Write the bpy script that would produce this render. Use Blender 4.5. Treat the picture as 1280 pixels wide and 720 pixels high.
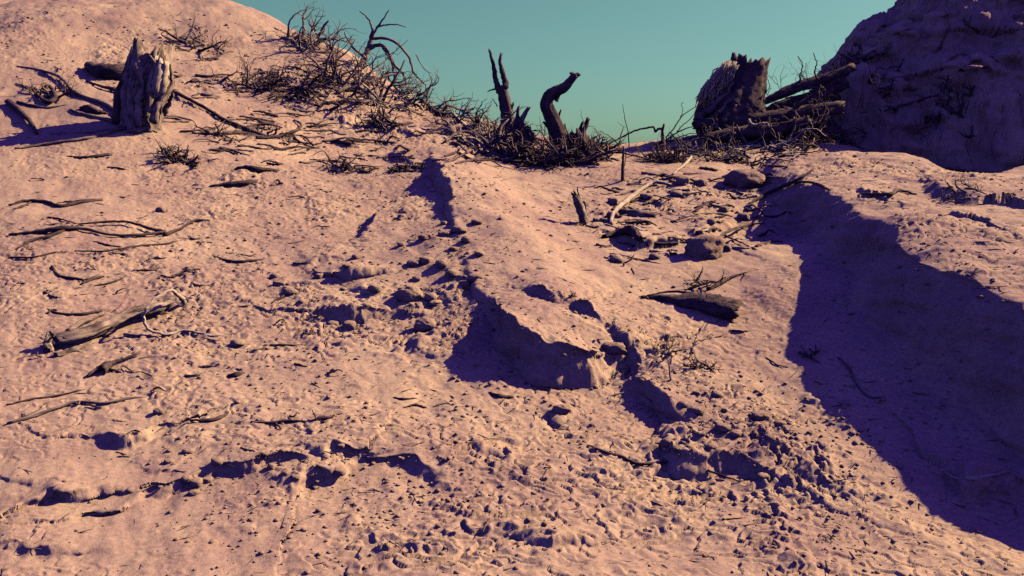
import bpy, math, random
import numpy as np
from mathutils import Vector

for o in list(bpy.data.objects):
    bpy.data.objects.remove(o)
SC = bpy.context.scene
COL = SC.collection

# ------------------------------------------------------------------ camera, sky, sun, exposure
F = 1108.0            # focal length in pixels of the 1280 wide photograph
PITCH = math.radians(8.0)
CAMZ = 1.6
cd = bpy.data.cameras.new('camera')
cam = bpy.data.objects.new('camera', cd)
COL.objects.link(cam)
cam.location = (0, 0, CAMZ)
cam.rotation_euler = (math.radians(90) - PITCH, 0, 0)
cd.sensor_width = 36.0
cd.lens = 36.0 * F / 1280.0
cd.clip_start = 0.05
cd.clip_end = 3000
SC.camera = cam

SUN_EL, SUN_AZ = 36.5, 69.0      # azimuth from +y towards +x: the light comes from the right, beyond the ridge
sd = bpy.data.lights.new('sun', 'SUN')
sun = bpy.data.objects.new('sun', sd)
COL.objects.link(sun)
_a, _e = math.radians(SUN_AZ), math.radians(SUN_EL)
SUNV = Vector((math.sin(_a) * math.cos(_e), math.cos(_a) * math.cos(_e), math.sin(_e)))
sun.rotation_euler = SUNV.to_track_quat('Z', 'Y').to_euler()
sun.location = (20, 12, 18)
sd.energy = 5.0
sd.angle = math.radians(0.5)
sd.color = (1.0, 0.82, 0.49)

W = bpy.data.worlds.new('World')
SC.world = W
W.use_nodes = True
nt = W.node_tree
nt.nodes.clear()
wout = nt.nodes.new('ShaderNodeOutputWorld')
bg = nt.nodes.new('ShaderNodeBackground')
sky = nt.nodes.new('ShaderNodeTexSky')
sky.sky_type = 'NISHITA'
sky.sun_disc = False
sky.sun_elevation = _e
sky.sun_rotation = _a
tc = nt.nodes.new('ShaderNodeTexCoord')
sep = nt.nodes.new('ShaderNodeSeparateXYZ')
ramp = nt.nodes.new('ShaderNodeValToRGB')
ramp.color_ramp.elements[0].position = 0.0
ramp.color_ramp.elements[0].color = (0.21, 0.345, 0.345, 1)
ramp.color_ramp.elements[1].position = 0.28
ramp.color_ramp.elements[1].color = (0.15, 0.055, 0.78, 1)
e = ramp.color_ramp.elements.new(0.185)
e.color = (0.255, 0.385, 0.30, 1)
mul = nt.nodes.new('ShaderNodeMix')
mul.data_type = 'RGBA'
mul.blend_type = 'MULTIPLY'
mul.inputs[0].default_value = 1.0
nt.links.new(tc.outputs['Generated'], sep.inputs[0])
nt.links.new(sep.outputs['Z'], ramp.inputs[0])
# the sky is deeper and bluer on the side behind the camera, away from the bright horizon
side = nt.nodes.new('ShaderNodeMapRange')
side.inputs[1].default_value = -0.3
side.inputs[2].default_value = 0.45
mix = nt.nodes.new('ShaderNodeMix')
mix.data_type = 'RGBA'
mix.inputs[6].default_value = (0.16, 0.105, 0.60, 1)
nt.links.new(sep.outputs['Y'], side.inputs[0])
nt.links.new(side.outputs[0], mix.inputs[0])
nt.links.new(ramp.outputs[0], mix.inputs[7])
nt.links.new(sky.outputs[0], mul.inputs[6])
nt.links.new(mix.outputs[2], mul.inputs[7])
nt.links.new(mul.outputs[2], bg.inputs[0])
bg.inputs[1].default_value = 0.14
nt.links.new(bg.outputs[0], wout.inputs[0])

SC.view_settings.view_transform = 'Standard'
SC.view_settings.look = 'None'
SC.view_settings.exposure = 0.55
SC.view_settings.gamma = 1.0
SC.render.engine = 'CYCLES'
SC.cycles.max_bounces = 3
SC.cycles.diffuse_bounces = 0
SC.cycles.use_denoising = False

# ------------------------------------------------------------------ maths helpers
rng = np.random.RandomState(7)
random.seed(7)
PERM = rng.permutation(4096)
VAL = rng.rand(4096)


def vnoise(x, y, seed=0):
    x = np.asarray(x, float) + seed * 17.31
    y = np.asarray(y, float) + seed * 5.77
    xi = np.floor(x).astype(np.int64)
    yi = np.floor(y).astype(np.int64)
    fx = x - xi
    fy = y - yi
    fx = fx * fx * fx * (fx * (fx * 6 - 15) + 10)
    fy = fy * fy * fy * (fy * (fy * 6 - 15) + 10)

    def h(a, b):
        return VAL[PERM[(PERM[a & 4095] + b) & 4095]]
    v = (h(xi, yi) * (1 - fx) + h(xi + 1, yi) * fx) * (1 - fy) + (h(xi, yi + 1) * (1 - fx) + h(xi + 1, yi + 1) * fx) * fy
    return v * 2 - 1


def fbm(x, y, octv=4, seed=0, gain=0.5):
    s, a, t = 0, 1.0, 0
    for k in range(octv):
        # rotate each octave so that the lattice does not show
        c, q = math.cos(0.6 * k + seed), math.sin(0.6 * k + seed)
        s = s + a * vnoise((x * c - y * q) * 2 ** k, (x * q + y * c) * 2 ** k, seed + k * 3)
        t += a
        a *= gain
    return s / t


def sstep(a, b, x):
    t = np.clip((x - a) / (b - a), 0, 1)
    return t * t * (3 - 2 * t)


def ray(u, v):
    a = (u - 640) / F
    b = (360 - v) / F
    return np.array([a, math.cos(PITCH) + b * math.sin(PITCH), -math.sin(PITCH) + b * math.cos(PITCH)])


def at(u, v, Y):
    d = ray(u, v)
    d = d * (Y / d[1])
    return np.array([d[0], d[1], CAMZ + d[2]])


# ------------------------------------------------------------------ lie of the land
CTRL = [  # survey points of the slope: where it is seen and how far away it is
    (-300, 720, 3.4), (100, 720, 3.45), (640, 720, 3.5), (1100, 720, 3.5), (1500, 720, 3.5),
    (-200, 632, 3.9), (100, 632, 3.95), (400, 632, 4.05), (700, 632, 4.1), (1000, 632, 4.1), (1257, 632, 4.1), (1500, 632, 4.1),
    (20, 500, 4.85), (300, 500, 5.0), (600, 500, 5.0), (850, 500, 5.08), (1000, 500, 5.08), (1200, 520, 4.8), (1450, 520, 4.9),
    (20, 400, 5.8), (300, 400, 6.0), (500, 400, 6.1), (850, 410, 5.95), (960, 400, 6.0), (1120, 400, 5.7),
    (20, 300, 7.1), (200, 300, 7.3), (400, 300, 7.6), (500, 330, 7.0), (850, 300, 8.1), (950, 300, 8.3), (1040, 300, 7.6),
    (20, 220, 8.7), (200, 220, 9.0), (400, 220, 9.6), (500, 230, 9.8), (760, 230, 10.2), (850, 220, 10.5), (930, 230, 10.2),
    (20, 165, 9.8), (180, 157, 10.2), (300, 170, 10.6), (420, 185, 11.2), (540, 192, 11.4), (640, 210, 11.2), (740, 205, 11.4), (840, 200, 12.0), (920, 195, 12.2),
    (20, 120, 10.8), (180, 120, 11.3), (300, 120, 12.0), (420, 135, 12.4), (520, 150, 12.8),
    (20, 88, 11.6), (180, 88, 12.2), (300, 88, 12.8), (400, 88, 13.4),
    (465, 88, 14.0), (500, 112, 13.9), (535, 135, 13.8), (570, 146, 13.6), (610, 153, 13.4), (660, 165, 13.2), (710, 178, 13.0), (760, 185, 13.0), (800, 181, 13.2), (850, 176, 13.4), (890, 170, 13.6), (930, 168, 13.8), (980, 160, 14.2),
    (20, 40, 12.8), (200, 40, 13.6), (340, 40, 14.4), (430, 60, 14.4), (100, 5, 14.2), (300, 8, 15.0), (-200, 60, 12.8), (-200, 200, 9.0), (-200, 350, 6.5),
]
P = np.array([at(*c) for c in CTRL])
EXTRA = np.array([[-1.5, 17, 1.6], [0.5, 16.5, 0.8], [2.5, 16.5, 0.9], [5, 18, 1.4], [-4, 19, 3.0], [-9, 17, 4.6], [9, 18, 1.5], [9, 12, 1.7], [9, 7, 0.8],
                  [9, 3, 0.0], [0, 1.5, -0.35], [-4, 1, -0.4], [4, 1, -0.35], [0, -2, -0.9], [-9, 3, 0.4], [-10, 8, 1.8], [8, -2, -0.9], [-8, -2, -0.7],
                  [6.5, 10.0, 1.3], [6.0, 13.0, 1.5]])
P = np.vstack([P, EXTRA])


def tps(r):
    return r * r * np.log(np.maximum(r, 1e-6))


n = len(P)
_A = np.zeros((n + 3, n + 3))
_r = np.hypot(P[:, None, 0] - P[None, :, 0], P[:, None, 1] - P[None, :, 1])
_A[:n, :n] = tps(_r) + np.eye(n) * 0.03
_A[:n, n] = 1
_A[:n, n + 1:] = P[:, :2]
_A[n, :n] = 1
_A[n + 1:, :n] = P[:, :2].T
WT = np.linalg.solve(_A, np.concatenate([P[:, 2], [0, 0, 0]]))


def base(x, y):
    x = np.asarray(x, float)
    y = np.asarray(y, float)
    xc = np.clip(x, -12, 12)
    yc = np.clip(y, -3, 19)
    z = WT[n] + WT[n + 1] * xc + WT[n + 2] * yc
    for i in range(n):
        z = z + WT[i] * tps(np.hypot(xc - P[i, 0], yc - P[i, 1]))
    return z


def hit(u, v, H):
    """where the line of sight of a pixel meets the surface H"""
    d = ray(u, v)
    ys = np.linspace(2.0, 18, 900)
    pts = d[None, :] * (ys / d[1])[:, None]
    h = H(pts[:, 0], pts[:, 1])
    below = (CAMZ + pts[:, 2]) < h
    k = int(np.argmax(below)) if below.any() else 600
    return pts[k, 0], pts[k, 1]


def seg_dist(x, y, pl, vals=None):
    """signed distance to a polyline (+ on its left), position along it and interpolated value"""
    best = np.full(x.shape, 1e9)
    sgn = np.zeros(x.shape)
    val = np.zeros(x.shape)
    endf = np.zeros(x.shape)
    for i in range(len(pl) - 1):
        ax, ay = pl[i]
        bx, by = pl[i + 1]
        dx, dy = bx - ax, by - ay
        L2 = dx * dx + dy * dy + 1e-12
        t = ((x - ax) * dx + (y - ay) * dy) / L2
        tcl = np.clip(t, 0, 1)
        d = np.hypot(x - ax - tcl * dx, y - ay - tcl * dy)
        m = d < best
        best = np.where(m, d, best)
        s = np.sign(dx * (y - ay) - dy * (x - ax))
        sgn = np.where(m, s, sgn)
        if vals is not None:
            val = np.where(m, vals[i] * (1 - tcl) + vals[i + 1] * tcl, val)
        over = np.maximum(0, np.maximum(-t, t - 1)) * math.sqrt(L2)
        endv = np.where((i == 0) & (t < 0) | (i == len(pl) - 2) & (t > 1), over, 0)
        endf = np.where(m, endv, endf)
    return best * sgn, val, endf


# broken crusts: pixel line of the edge (left to right = high side is up-slope), heights, how far the rise fades
LEDGES = [
    # the central tongue of sand, its left flank and its broken lower lip
    ([(540, 200), (536, 225), (548, 250), (562, 280), (568, 325), (582, 362), (602, 400), (620, 434), (645, 460), (692, 478), (738, 476), (774, 462)],
     [0.0, 0.03, 0.15, 0.09, 0.01, 0.01, 0.04, 0.17, 0.22, 0.20, 0.16, 0.03], 0.85, 0.035),
    ([(655, 392), (675, 402), (700, 412)], [0.0, 0.11, 0.0], 0.25, 0.02),
    ([(708, 412), (728, 424), (755, 432)], [0.0, 0.12, 0.0], 0.25, 0.02),
    ([(560, 360), (585, 375), (600, 390)], [0.02, 0.07, 0.0], 0.3, 0.02),
    ([(765, 430), (790, 455), (800, 475)], [0.0, 0.08, 0.03], 0.35, 0.03),
    ([(793, 475), (805, 505), (835, 525), (860, 535), (885, 540)], [0.03, 0.13, 0.10, 0.05, 0.0], 0.4, 0.03),
    ([(832, 552), (845, 582), (890, 588), (930, 592), (960, 604)], [0.02, 0.16, 0.14, 0.08, 0.02], 0.5, 0.03),
    ([(925, 590), (955, 602), (985, 615)], [0.0, 0.05, 0.0], 0.3, 0.02),
    ([(680, 515), (700, 526), (725, 520)], [0.0, 0.07, 0.0], 0.2, 0.02),
    # left flank terraces
    ([(525, 262), (488, 266), (462, 290), (436, 308)], [0.02, 0.13, 0.13, 0.0], 0.4, 0.04),
    ([(380, 337), (395, 332), (430, 330)], [0.0, 0.06, 0.0], 0.3, 0.02),
    ([(418, 350), (440, 357), (470, 354), (500, 352)], [0.02, 0.13, 0.09, 0.0], 0.35, 0.02),
    ([(437, 372), (455, 380), (470, 378)], [0.0, 0.06, 0.0], 0.25, 0.02),
    ([(393, 403), (420, 410), (460, 408), (500, 400)], [0.02, 0.17, 0.13, 0.03], 0.5, 0.025),
    ([(500, 398), (520, 402), (540, 398)], [0.0, 0.06, 0.0], 0.3, 0.02),
    ([(504, 432), (520, 440), (540, 432)], [0.0, 0.06, 0.0], 0.25, 0.02),
    ([(505, 385), (515, 375), (530, 372)], [0.0, 0.08, 0.0], 0.3, 0.02),
    # foreground breaks at the bottom left
    ([(20, 605), (45, 612), (60, 612)], [0.01, 0.03, 0.0], 0.25, 0.02),
    ([(40, 632), (90, 618), (150, 617)], [0.03, 0.09, 0.02], 0.3, 0.02),
    ([(150, 632), (200, 622), (250, 606), (310, 608), (365, 595), (400, 592)], [0.02, 0.06, 0.05, 0.08, 0.06, 0.0], 0.6, 0.02),
    ([(115, 548), (140, 552), (160, 560), (200, 545), (228, 537)], [0.0, 0.08, 0.10, 0.06, 0.0], 0.4, 0.02),
    ([(375, 582), (405, 588), (415, 582), (440, 584)], [0.0, 0.08, 0.06, 0.02], 0.3, 0.02),
    ([(466, 587), (500, 592), (530, 608), (545, 625)], [0.0, 0.06, 0.06, 0.0], 0.35, 0.04),
    ([(380, 640), (395, 612), (418, 612), (440, 600), (450, 590)], [0.0, 0.09, 0.11, 0.08, 0.0], 0.5, 0.03),
    ([(-40, 690), (60, 682), (160, 690)], [0.02, 0.05, 0.0], 0.4, 0.03),
    ([(560, 668), (700, 690), (820, 676)], [0.0, 0.05, 0.0], 0.4, 0.03),
    ([(190, 590), (205, 596), (222, 590)], [0.0, 0.04, 0.0], 0.2, 0.02),
    # upper middle
    ([(480, 205), (497, 216), (530, 212)], [0.0, 0.09, 0.02], 0.4, 0.03),
    ([(390, 210), (430, 216), (455, 216)], [0.0, 0.08, 0.02], 0.35, 0.03),
    ([(300, 215), (325, 218), (350, 214)], [0.0, 0.06, 0.0], 0.4, 0.03),
    ([(410, 178), (440, 184), (460, 178)], [0.0, 0.06, 0.0], 0.4, 0.03),
    ([(480, 163), (510, 172), (545, 176)], [0.0, 0.09, 0.0], 0.5, 0.04),
    ([(190, 207), (215, 212), (250, 208)], [0.0, 0.05, 0.0], 0.3, 0.02),
    # hollows between the tongue and the ridge
    ([(770, 300), (800, 312), (850, 310), (880, 302)], [0.02, 0.14, 0.10, 0.0], 0.45, 0.03),
    ([(850, 290), (870, 300), (905, 292), (940, 270)], [0.0, 0.09, 0.11, 0.0], 0.5, 0.05),
    ([(735, 272), (760, 274), (780, 268)], [0.0, 0.06, 0.0], 0.3, 0.03),
    ([(805, 250), (825, 262), (850, 258)], [0.0, 0.08, 0.0], 0.35, 0.03),
    ([(840, 245), (860, 250), (880, 245)], [0.0, 0.08, 0.0], 0.35, 0.03),
    ([(768, 290), (790, 284), (820, 284)], [0.0, 0.06, 0.0], 0.3, 0.03),
    # broken ground on the ridge top
    ([(1150, 215), (1168, 235), (1190, 250), (1225, 254), (1255, 246)], [0.0, 0.10, 0.18, 0.14, 0.05], 0.6, 0.10),
    ([(1060, 236), (1090, 246), (1120, 240)], [0.0, 0.10, 0.0], 0.3, 0.03),
    ([(1180, 268), (1210, 275), (1235, 268)], [0.0, 0.07, 0.0], 0.3, 0.03),
    # shadowed hollow lower right
    ([(1175, 594), (1195, 616), (1230, 616), (1262, 606)], [0.03, 0.16, 0.16, 0.10], 0.5, 0.04),
]
RIDGE = [(5.6, 3.5), (3.7, 3.95), (3.0, 4.35), (2.78, 4.85), (2.60, 5.6), (2.72, 7.0), (2.84, 8.0), (3.04, 9.6), (2.98, 10.4), (3.22, 11.1),
         (4.1, 11.0), (4.9, 10.75), (4.95, 9.95), (5.4, 10.1), (6.4, 10.9), (9.0, 11.3), (14, 11.0), (14, 3.0)]
CLIFF = [(14, 40), (7.2, 22), (5.3, 17.5), (4.7, 15.2), (4.8, 13.7), (6.2, 12.7), (8.5, 12.2), (11, 12.0), (16, 11.5)]


def poly_sd(x, y, poly):
    d = np.full(x.shape, 1e9)
    inside = np.zeros(x.shape, bool)
    m = len(poly)
    for i in range(m):
        ax, ay = poly[i]
        bx, by = poly[(i + 1) % m]
        dx, dy = bx - ax, by - ay
        t = np.clip(((x - ax) * dx + (y - ay) * dy) / (dx * dx + dy * dy), 0, 1)
        d = np.minimum(d, np.hypot(x - ax - t * dx, y - ay - t * dy))
        c = ((ay > y) != (by > y))
        xi = (bx - ax) * (y - ay) / (by - ay + 1e-12) + ax
        inside ^= (c & (x < xi))
    return np.where(inside, d, -d)


RIDGE_Z = ([2.6, 4, 4.8, 5.5, 6.3, 8, 9.8, 11, 13], [.5, .70, .83, 0.99, 1.18, 1.36, 1.50, 1.66, 1.8])


def topo(x, y):
    z = base(x, y)
    return np.where(poly_sd(x, y, RIDGE) > -0.1, np.maximum(z, np.interp(y, *RIDGE_Z)), z)


LW = []
for pl, hs, fade, wd in LEDGES:
    LW.append(([hit(u, v, topo) for u, v in pl], hs, fade, wd))

# crumbled patches: pixel, radius in metres, strength
CRUMB = [(560, 280, 0.9, 1.0), (520, 330, 0.8, 1.0), (490, 400, 0.9, 0.9), (560, 400, 0.6, 1.0), (440, 360, 0.7, 0.6), (600, 330, 0.4, 0.7),
         (400, 520, 0.9, 0.5), (480, 600, 0.9, 0.7), (400, 610, 0.6, 0.8), (930, 560, 0.9, 1.0), (860, 500, 0.6, 0.8), (990, 600, 0.8, 0.8),
         (800, 460, 0.6, 0.9), (720, 420, 0.4, 0.8), (820, 260, 1.3, 0.8), (300, 330, 1.0, 0.5), (250, 390, 0.8, 0.5), (350, 240, 1.3, 0.6),
         (470, 150, 1.6, 1.0), (560, 160, 1.0, 1.0), (900, 180, 1.2, 1.0), (1200, 230, 1.0, 0.5), (100, 320, 1.0, 0.3), (680, 500, 0.6, 0.5),
         (1140, 520, 0.5, 0.4), (580, 530, 0.6, 0.5), (300, 470, 0.7, 0.4), (240, 440, 0.5, 0.4), (300, 110, 1.2, 0.6), (200, 60, 1.5, 0.7), (80, 50, 1.2, 0.6), (330, 50, 1.2, 0.9), (400, 90, 1.0, 0.9),
         (1080, 215, 0.9, 0.7), (1180, 300, 0.8, 0.5), (1000, 205, 0.6, 0.6), (1230, 350, 0.6, 0.4)]
CRW = [(hit(u, v, topo), r, s) for u, v, r, s in CRUMB]


CREST = [hit(u, v, base) for u, v in [(556, 212), (590, 262), (632, 322), (680, 392), (712, 432)]][::-1]


def terrain(x, y, fine=True):
    wx = x + 0.10 * fbm(x * 1.7, y * 1.7, 2, 3) + 0.035 * fbm(x * 7, y * 7, 2, 5)
    wy = y + 0.10 * fbm(x * 1.7, y * 1.7, 2, 9) + 0.035 * fbm(x * 7, y * 7, 2, 11)
    z = base(x, y)
    z = z + 0.05 * fbm(x * 0.7, y * 0.7, 3, 1) * sstep(2, 5, np.abs(y) + 2)
    z = z + 0.022 * fbm(x * 2.6, y * 2.6, 3, 2)
    z = z + 0.10 * fbm(x * 0.9, y * 0.9, 4, 6) * sstep(11, 13.5, y) * (1 - sstep(-1, 1, x))
    # the ridge on the right with its steep shaded wall
    rd = poly_sd(wx, wy, RIDGE)
    rz = np.interp(y, *RIDGE_Z) + 0.05 * fbm(x * 1.3, y * 1.3, 3, 31) - 0.02 * np.maximum(0, x - 4) + 0.12 * np.exp(-((x - 4.2) / 0.9) ** 2 - ((y - 10.6) / 0.9) ** 2)
    m = sstep(-0.26, 0.04, rd)
    rz = rz - 0.05 * np.exp(-np.maximum(rd, 0) / 0.14)
    z = np.where(rd > -0.5, z * (1 - m) + np.maximum(rz, z) * m, z)
    # the swollen back of the central tongue
    dc, _, enc = seg_dist(wx, wy, CREST)
    tw = np.where(dc > 0, np.exp(-(dc / 0.75) ** 2), np.exp(-(dc / 0.45) ** 2))
    z = z + np.interp(wy, [4.8, 6.0, 8.0, 10.0], [0.10, 0.13, 0.20, 0.24]) * tw * np.exp(-(enc / 0.35) ** 2)
    # broken crusts
    lx = x + 0.09 * fbm(x * 4, y * 4, 4, 21, 0.5)
    ly = y + 0.09 * fbm(x * 4, y * 4, 4, 27, 0.5)
    tong = np.zeros(x.shape)
    for k, (pl, hs, fade, wd) in enumerate(LW):
        xs = [p[0] for p in pl]
        ys = [p[1] for p in pl]
        pad = fade * 3.2
        m = (x > min(xs) - pad) & (x < max(xs) + pad) & (y > min(ys) - pad) & (y < max(ys) + pad)
        if not m.any():
            continue
        if k > 0:
            hs = [h_ * 0.7 for h_ in hs]
        d, hv, en = seg_dist(lx[m], ly[m], pl, hs)
        # blend the heights of the whole edge so that the rise has no creases
        num = np.zeros(d.shape)
        den = np.zeros(d.shape)
        for i in range(len(pl) - 1):
            for t in (0.0, 0.25, 0.5, 0.75, 1.0):
                w = 1.0 / ((lx[m] - pl[i][0] * (1 - t) - pl[i + 1][0] * t) ** 2 + (ly[m] - pl[i][1] * (1 - t) - pl[i + 1][1] * t) ** 2 + 0.002) ** 1.6
                num += w * (hs[i] * (1 - t) + hs[i + 1] * t)
                den += w
        hv = num / den
        add = hv * sstep(-wd, wd, d) * np.exp(-np.maximum(d, 0) / fade * (1 + 0.0 * d)) * np.exp(-(en / (0.12 + 0.8 * np.maximum(d, 0))) ** 2)
        # a slight scour in front of the edge
        add = add - 0.22 * hv * np.exp(-(np.abs(np.minimum(d, 0)) / (0.6 * fade)) ** 2) * (1 - sstep(-wd, wd, d)) * np.exp(-(en / 0.12) ** 2)
        z[m] = z[m] + add
        if k == 0:
            tong[m] = sstep(0, 0.15, d) * np.exp(-np.maximum(d, 0) / 1.2)
    # the cliff behind
    cdst, _, _ = seg_dist(wx + 0.25 * fbm(x * .9, y * .9, 3, 71), wy + 0.25 * fbm(x * .9, y * .9, 3, 75), CLIFF)
    cliff = sstep(0.0, 0.5, cdst)
    cz = 1.15 * np.maximum(cdst, 0) + 0.45 * sstep(0, 0.6, cdst)
    cz = cz + cliff * (0.34 * fbm(x * 0.9 + z * .5, y * 0.9, 4, 41) + 0.30 * np.abs(fbm(x * 1.6, y * 2.8, 3, 45)))
    cz = np.where(cz > 4.6, 4.6 + (cz - 4.6) * 0.12, cz)
    z = z + np.maximum(cz, 0) * sstep(3.0, 4.5, x)
    # far beyond the crest the land falls away and flattens
    far = sstep(15, 60, y)
    z = z * (1 - far) + far * (-6.0 + 0.8 * fbm(x * .02, y * .02, 3, 51))
    if not fine:
        return z
    # crumbs, clods and grain
    cr = np.full(x.shape, 0.10)
    for (cx, cy), r, s in CRW:
        cr = np.maximum(cr, s * np.exp(-(((x - cx) ** 2 + (y - cy) ** 2) / (r * r))))
    cr = cr * (0.25 + 1.05 * sstep(-0.2, 0.45, fbm(x * 1.9, y * 1.9, 4, 61)))
    smooth = np.clip(tong, 0, 1)
    cr = np.maximum(cr * (1 - 0.75 * smooth), 0.05)
    near = 1 - sstep(14, 22, y)
    for sc, amp, th, sd_ in ((5.0, 0.036, 0.34, 81), (11.0, 0.022, 0.27, 83), (24.0, 0.016, 0.20, 85), (48.0, 0.010, 0.12, 87)):
        nz = fbm(x * sc * 0.7 + 0.35 * vnoise(x * sc, y * sc, sd_ + 40), y * sc + 0.3 * vnoise(x * sc, y * sc, sd_ + 50), 2, sd_)
        z = z + near * amp * cr * np.clip(nz - th + 0.12, 0, 0.5) * 1.9
        z = z + near * amp * 0.08 * nz * (0.25 + cr)
    # small crusts: sharp little steps that face down-slope
    q = fbm(x * 2.2, y * 5.5, 3, 91) + 0.35 * fbm(x * 11, y * 13, 2, 93)
    st = np.mod(q * 3.2, 1.0)
    z = z + near * (0.009 + 0.030 * cr) * (sstep(0, 0.10, st) * (1 - st)) * sstep(0.1, 0.5, fbm(x * 1.1, y * 1.4, 2, 95) + 0.35)
    # grooves drawn across the ridge top
    z = z + near * 0.032 * fbm(x * 3.0 + y * 1.2, y * 9.0, 4, 97) * sstep(0, 0.2, rd)
    z = z + near * 0.010 * fbm(x * 8 + y * 4, y * 3.0 - x * 2.5, 3, 99) * (1 - cr)
    z = z + near * 0.10 * cliff * np.abs(fbm(x * 5, y * 5 + z, 4, 101))
    return z


# rows: spacing grows with distance; columns are fan shaped
ys = np.concatenate([np.linspace(-9, 2.6, 60)[:-1], np.geomspace(2.6, 15.0, 1050), np.geomspace(15.0, 19.5, 60)[1:], np.geomspace(19.5, 900, 70)[1:]])
ts = np.concatenate([np.linspace(-2.6, -0.66, 90)[:-1], np.linspace(-0.66, 0.66, 1000), np.linspace(0.66, 2.6, 90)[1:]])
NR, NC = len(ys), len(ts)
Yg, Tg = np.meshgrid(ys, ts, indexing='ij')
Xg = Tg * (np.maximum(Yg, 0) * 1.0 + 0.9 + np.maximum(-Yg, 0) * 0.6)
Zg = terrain(Xg.ravel(), Yg.ravel()).reshape(NR, NC)
# smooth copy: on steep walls the loose crumbs thin out
Zs = terrain(Xg.ravel(), Yg.ravel(), fine=False).reshape(NR, NC)
dzdx = np.gradient(Zs, axis=1) / np.gradient(Xg, axis=1)
dzdy = np.gradient(Zs, axis=0) / np.gradient(Yg, axis=0)
_st = sstep(0.45, 1.3, np.hypot(dzdx, dzdy))
Zg = Zs + (Zg - Zs) * (1 - 0.85 * _st)


def _lookup(x, y, Z):
    x = np.asarray(x, float)
    y = np.asarray(y, float)
    t = x / (np.maximum(y, 0) + 0.9 + np.maximum(-y, 0) * 0.6)
    fi = np.clip(np.interp(y, ys, np.arange(NR)), 0, NR - 1.001)
    fj = np.clip(np.interp(t, ts, np.arange(NC)), 0, NC - 1.001)
    i = fi.astype(int)
    j = fj.astype(int)
    a = fi - i
    b = fj - j
    return (Z[i, j] * (1 - a) + Z[i + 1, j] * a) * (1 - b) + (Z[i, j + 1] * (1 - a) + Z[i + 1, j + 1] * a) * b


def H(x, y):
    return _lookup(x, y, Zg)


def on_ground(u, v):
    x, y = hit(u, v, H)
    return np.array([x, y, float(H(x, y))])


# ------------------------------------------------------------------ materials
def new_mat(name):
    m = bpy.data.materials.new(name)
    m.use_nodes = True
    t = m.node_tree
    b = t.nodes['Principled BSDF']
    b.inputs['Specular IOR Level'].default_value = 0.15
    b.inputs['Roughness'].default_value = 0.95
    return m, t, b


def nnode(t, kind, **kw):
    nd = t.nodes.new(kind)
    for k, v in kw.items():
        if k in nd.inputs:
            nd.inputs[k].default_value = v
        else:
            setattr(nd, k, v)
    return nd


def sand_mat(name, dark=1.0, bump=0.5, scale=1.0):
    m, t, b = new_mat(name)
    g = nnode(t, 'ShaderNodeNewGeometry')
    n1 = nnode(t, 'ShaderNodeTexNoise', Scale=1.3 * scale, Detail=6.0, Roughness=0.6)
    n2 = nnode(t, 'ShaderNodeTexNoise', Scale=38.0 * scale, Detail=5.0, Roughness=0.7)
    n3 = nnode(t, 'ShaderNodeTexNoise', Scale=210.0 * scale, Detail=3.0, Roughness=0.6)
    for q in (n1, n2, n3):
        t.links.new(g.outputs['Position'], q.inputs['Vector'])
    r1 = nnode(t, 'ShaderNodeValToRGB')
    r1.color_ramp.elements[0].position = 0.32
    r1.color_ramp.elements[0].color = (0.44 * dark, 0.27 * dark, 0.20 * dark, 1)
    r1.color_ramp.elements[1].position = 0.70
    r1.color_ramp.elements[1].color = (0.66 * dark, 0.45 * dark, 0.27 * dark, 1)
    t.links.new(n1.outputs[0], r1.inputs[0])
    r2 = nnode(t, 'ShaderNodeValToRGB')
    r2.color_ramp.elements[0].position = 0.30
    r2.color_ramp.elements[0].color = (0.70, 0.68, 0.70, 1)
    r2.color_ramp.elements[1].position = 0.62
    r2.color_ramp.elements[1].color = (1.06, 1.06, 1.06, 1)
    t.links.new(n2.outputs[0], r2.inputs[0])
    r3 = nnode(t, 'ShaderNodeValToRGB')
    r3.color_ramp.elements[0].position = 0.30
    r3.color_ramp.elements[0].color = (0.72, 0.70, 0.72, 1)
    r3.color_ramp.elements[1].position = 0.60
    r3.color_ramp.elements[1].color = (1.05, 1.05, 1.05, 1)
    t.links.new(n3.outputs[0], r3.inputs[0])
    x1 = nnode(t, 'ShaderNodeMix', data_type='RGBA', blend_type='MULTIPLY')
    x2 = nnode(t, 'ShaderNodeMix', data_type='RGBA', blend_type='MULTIPLY')
    x1.inputs[0].default_value = 1
    x2.inputs[0].default_value = 1
    t.links.new(r1.outputs[0], x1.inputs[6])
    t.links.new(r2.outputs[0], x1.inputs[7])
    t.links.new(x1.outputs[2], x2.inputs[6])
    t.links.new(r3.outputs[0], x2.inputs[7])
    t.links.new(x2.outputs[2], b.inputs['Base Color'])
    b1 = nnode(t, 'ShaderNodeBump', Strength=bump, Distance=0.02)
    b2 = nnode(t, 'ShaderNodeBump', Strength=bump, Distance=0.006)
    t.links.new(n2.outputs[0], b1.inputs['Height'])
    t.links.new(n3.outputs[0], b2.inputs['Height'])
    t.links.new(b1.outputs[0], b2.inputs['Normal'])
    t.links.new(b2.outputs[0], b.inputs['Normal'])
    return m


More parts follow.
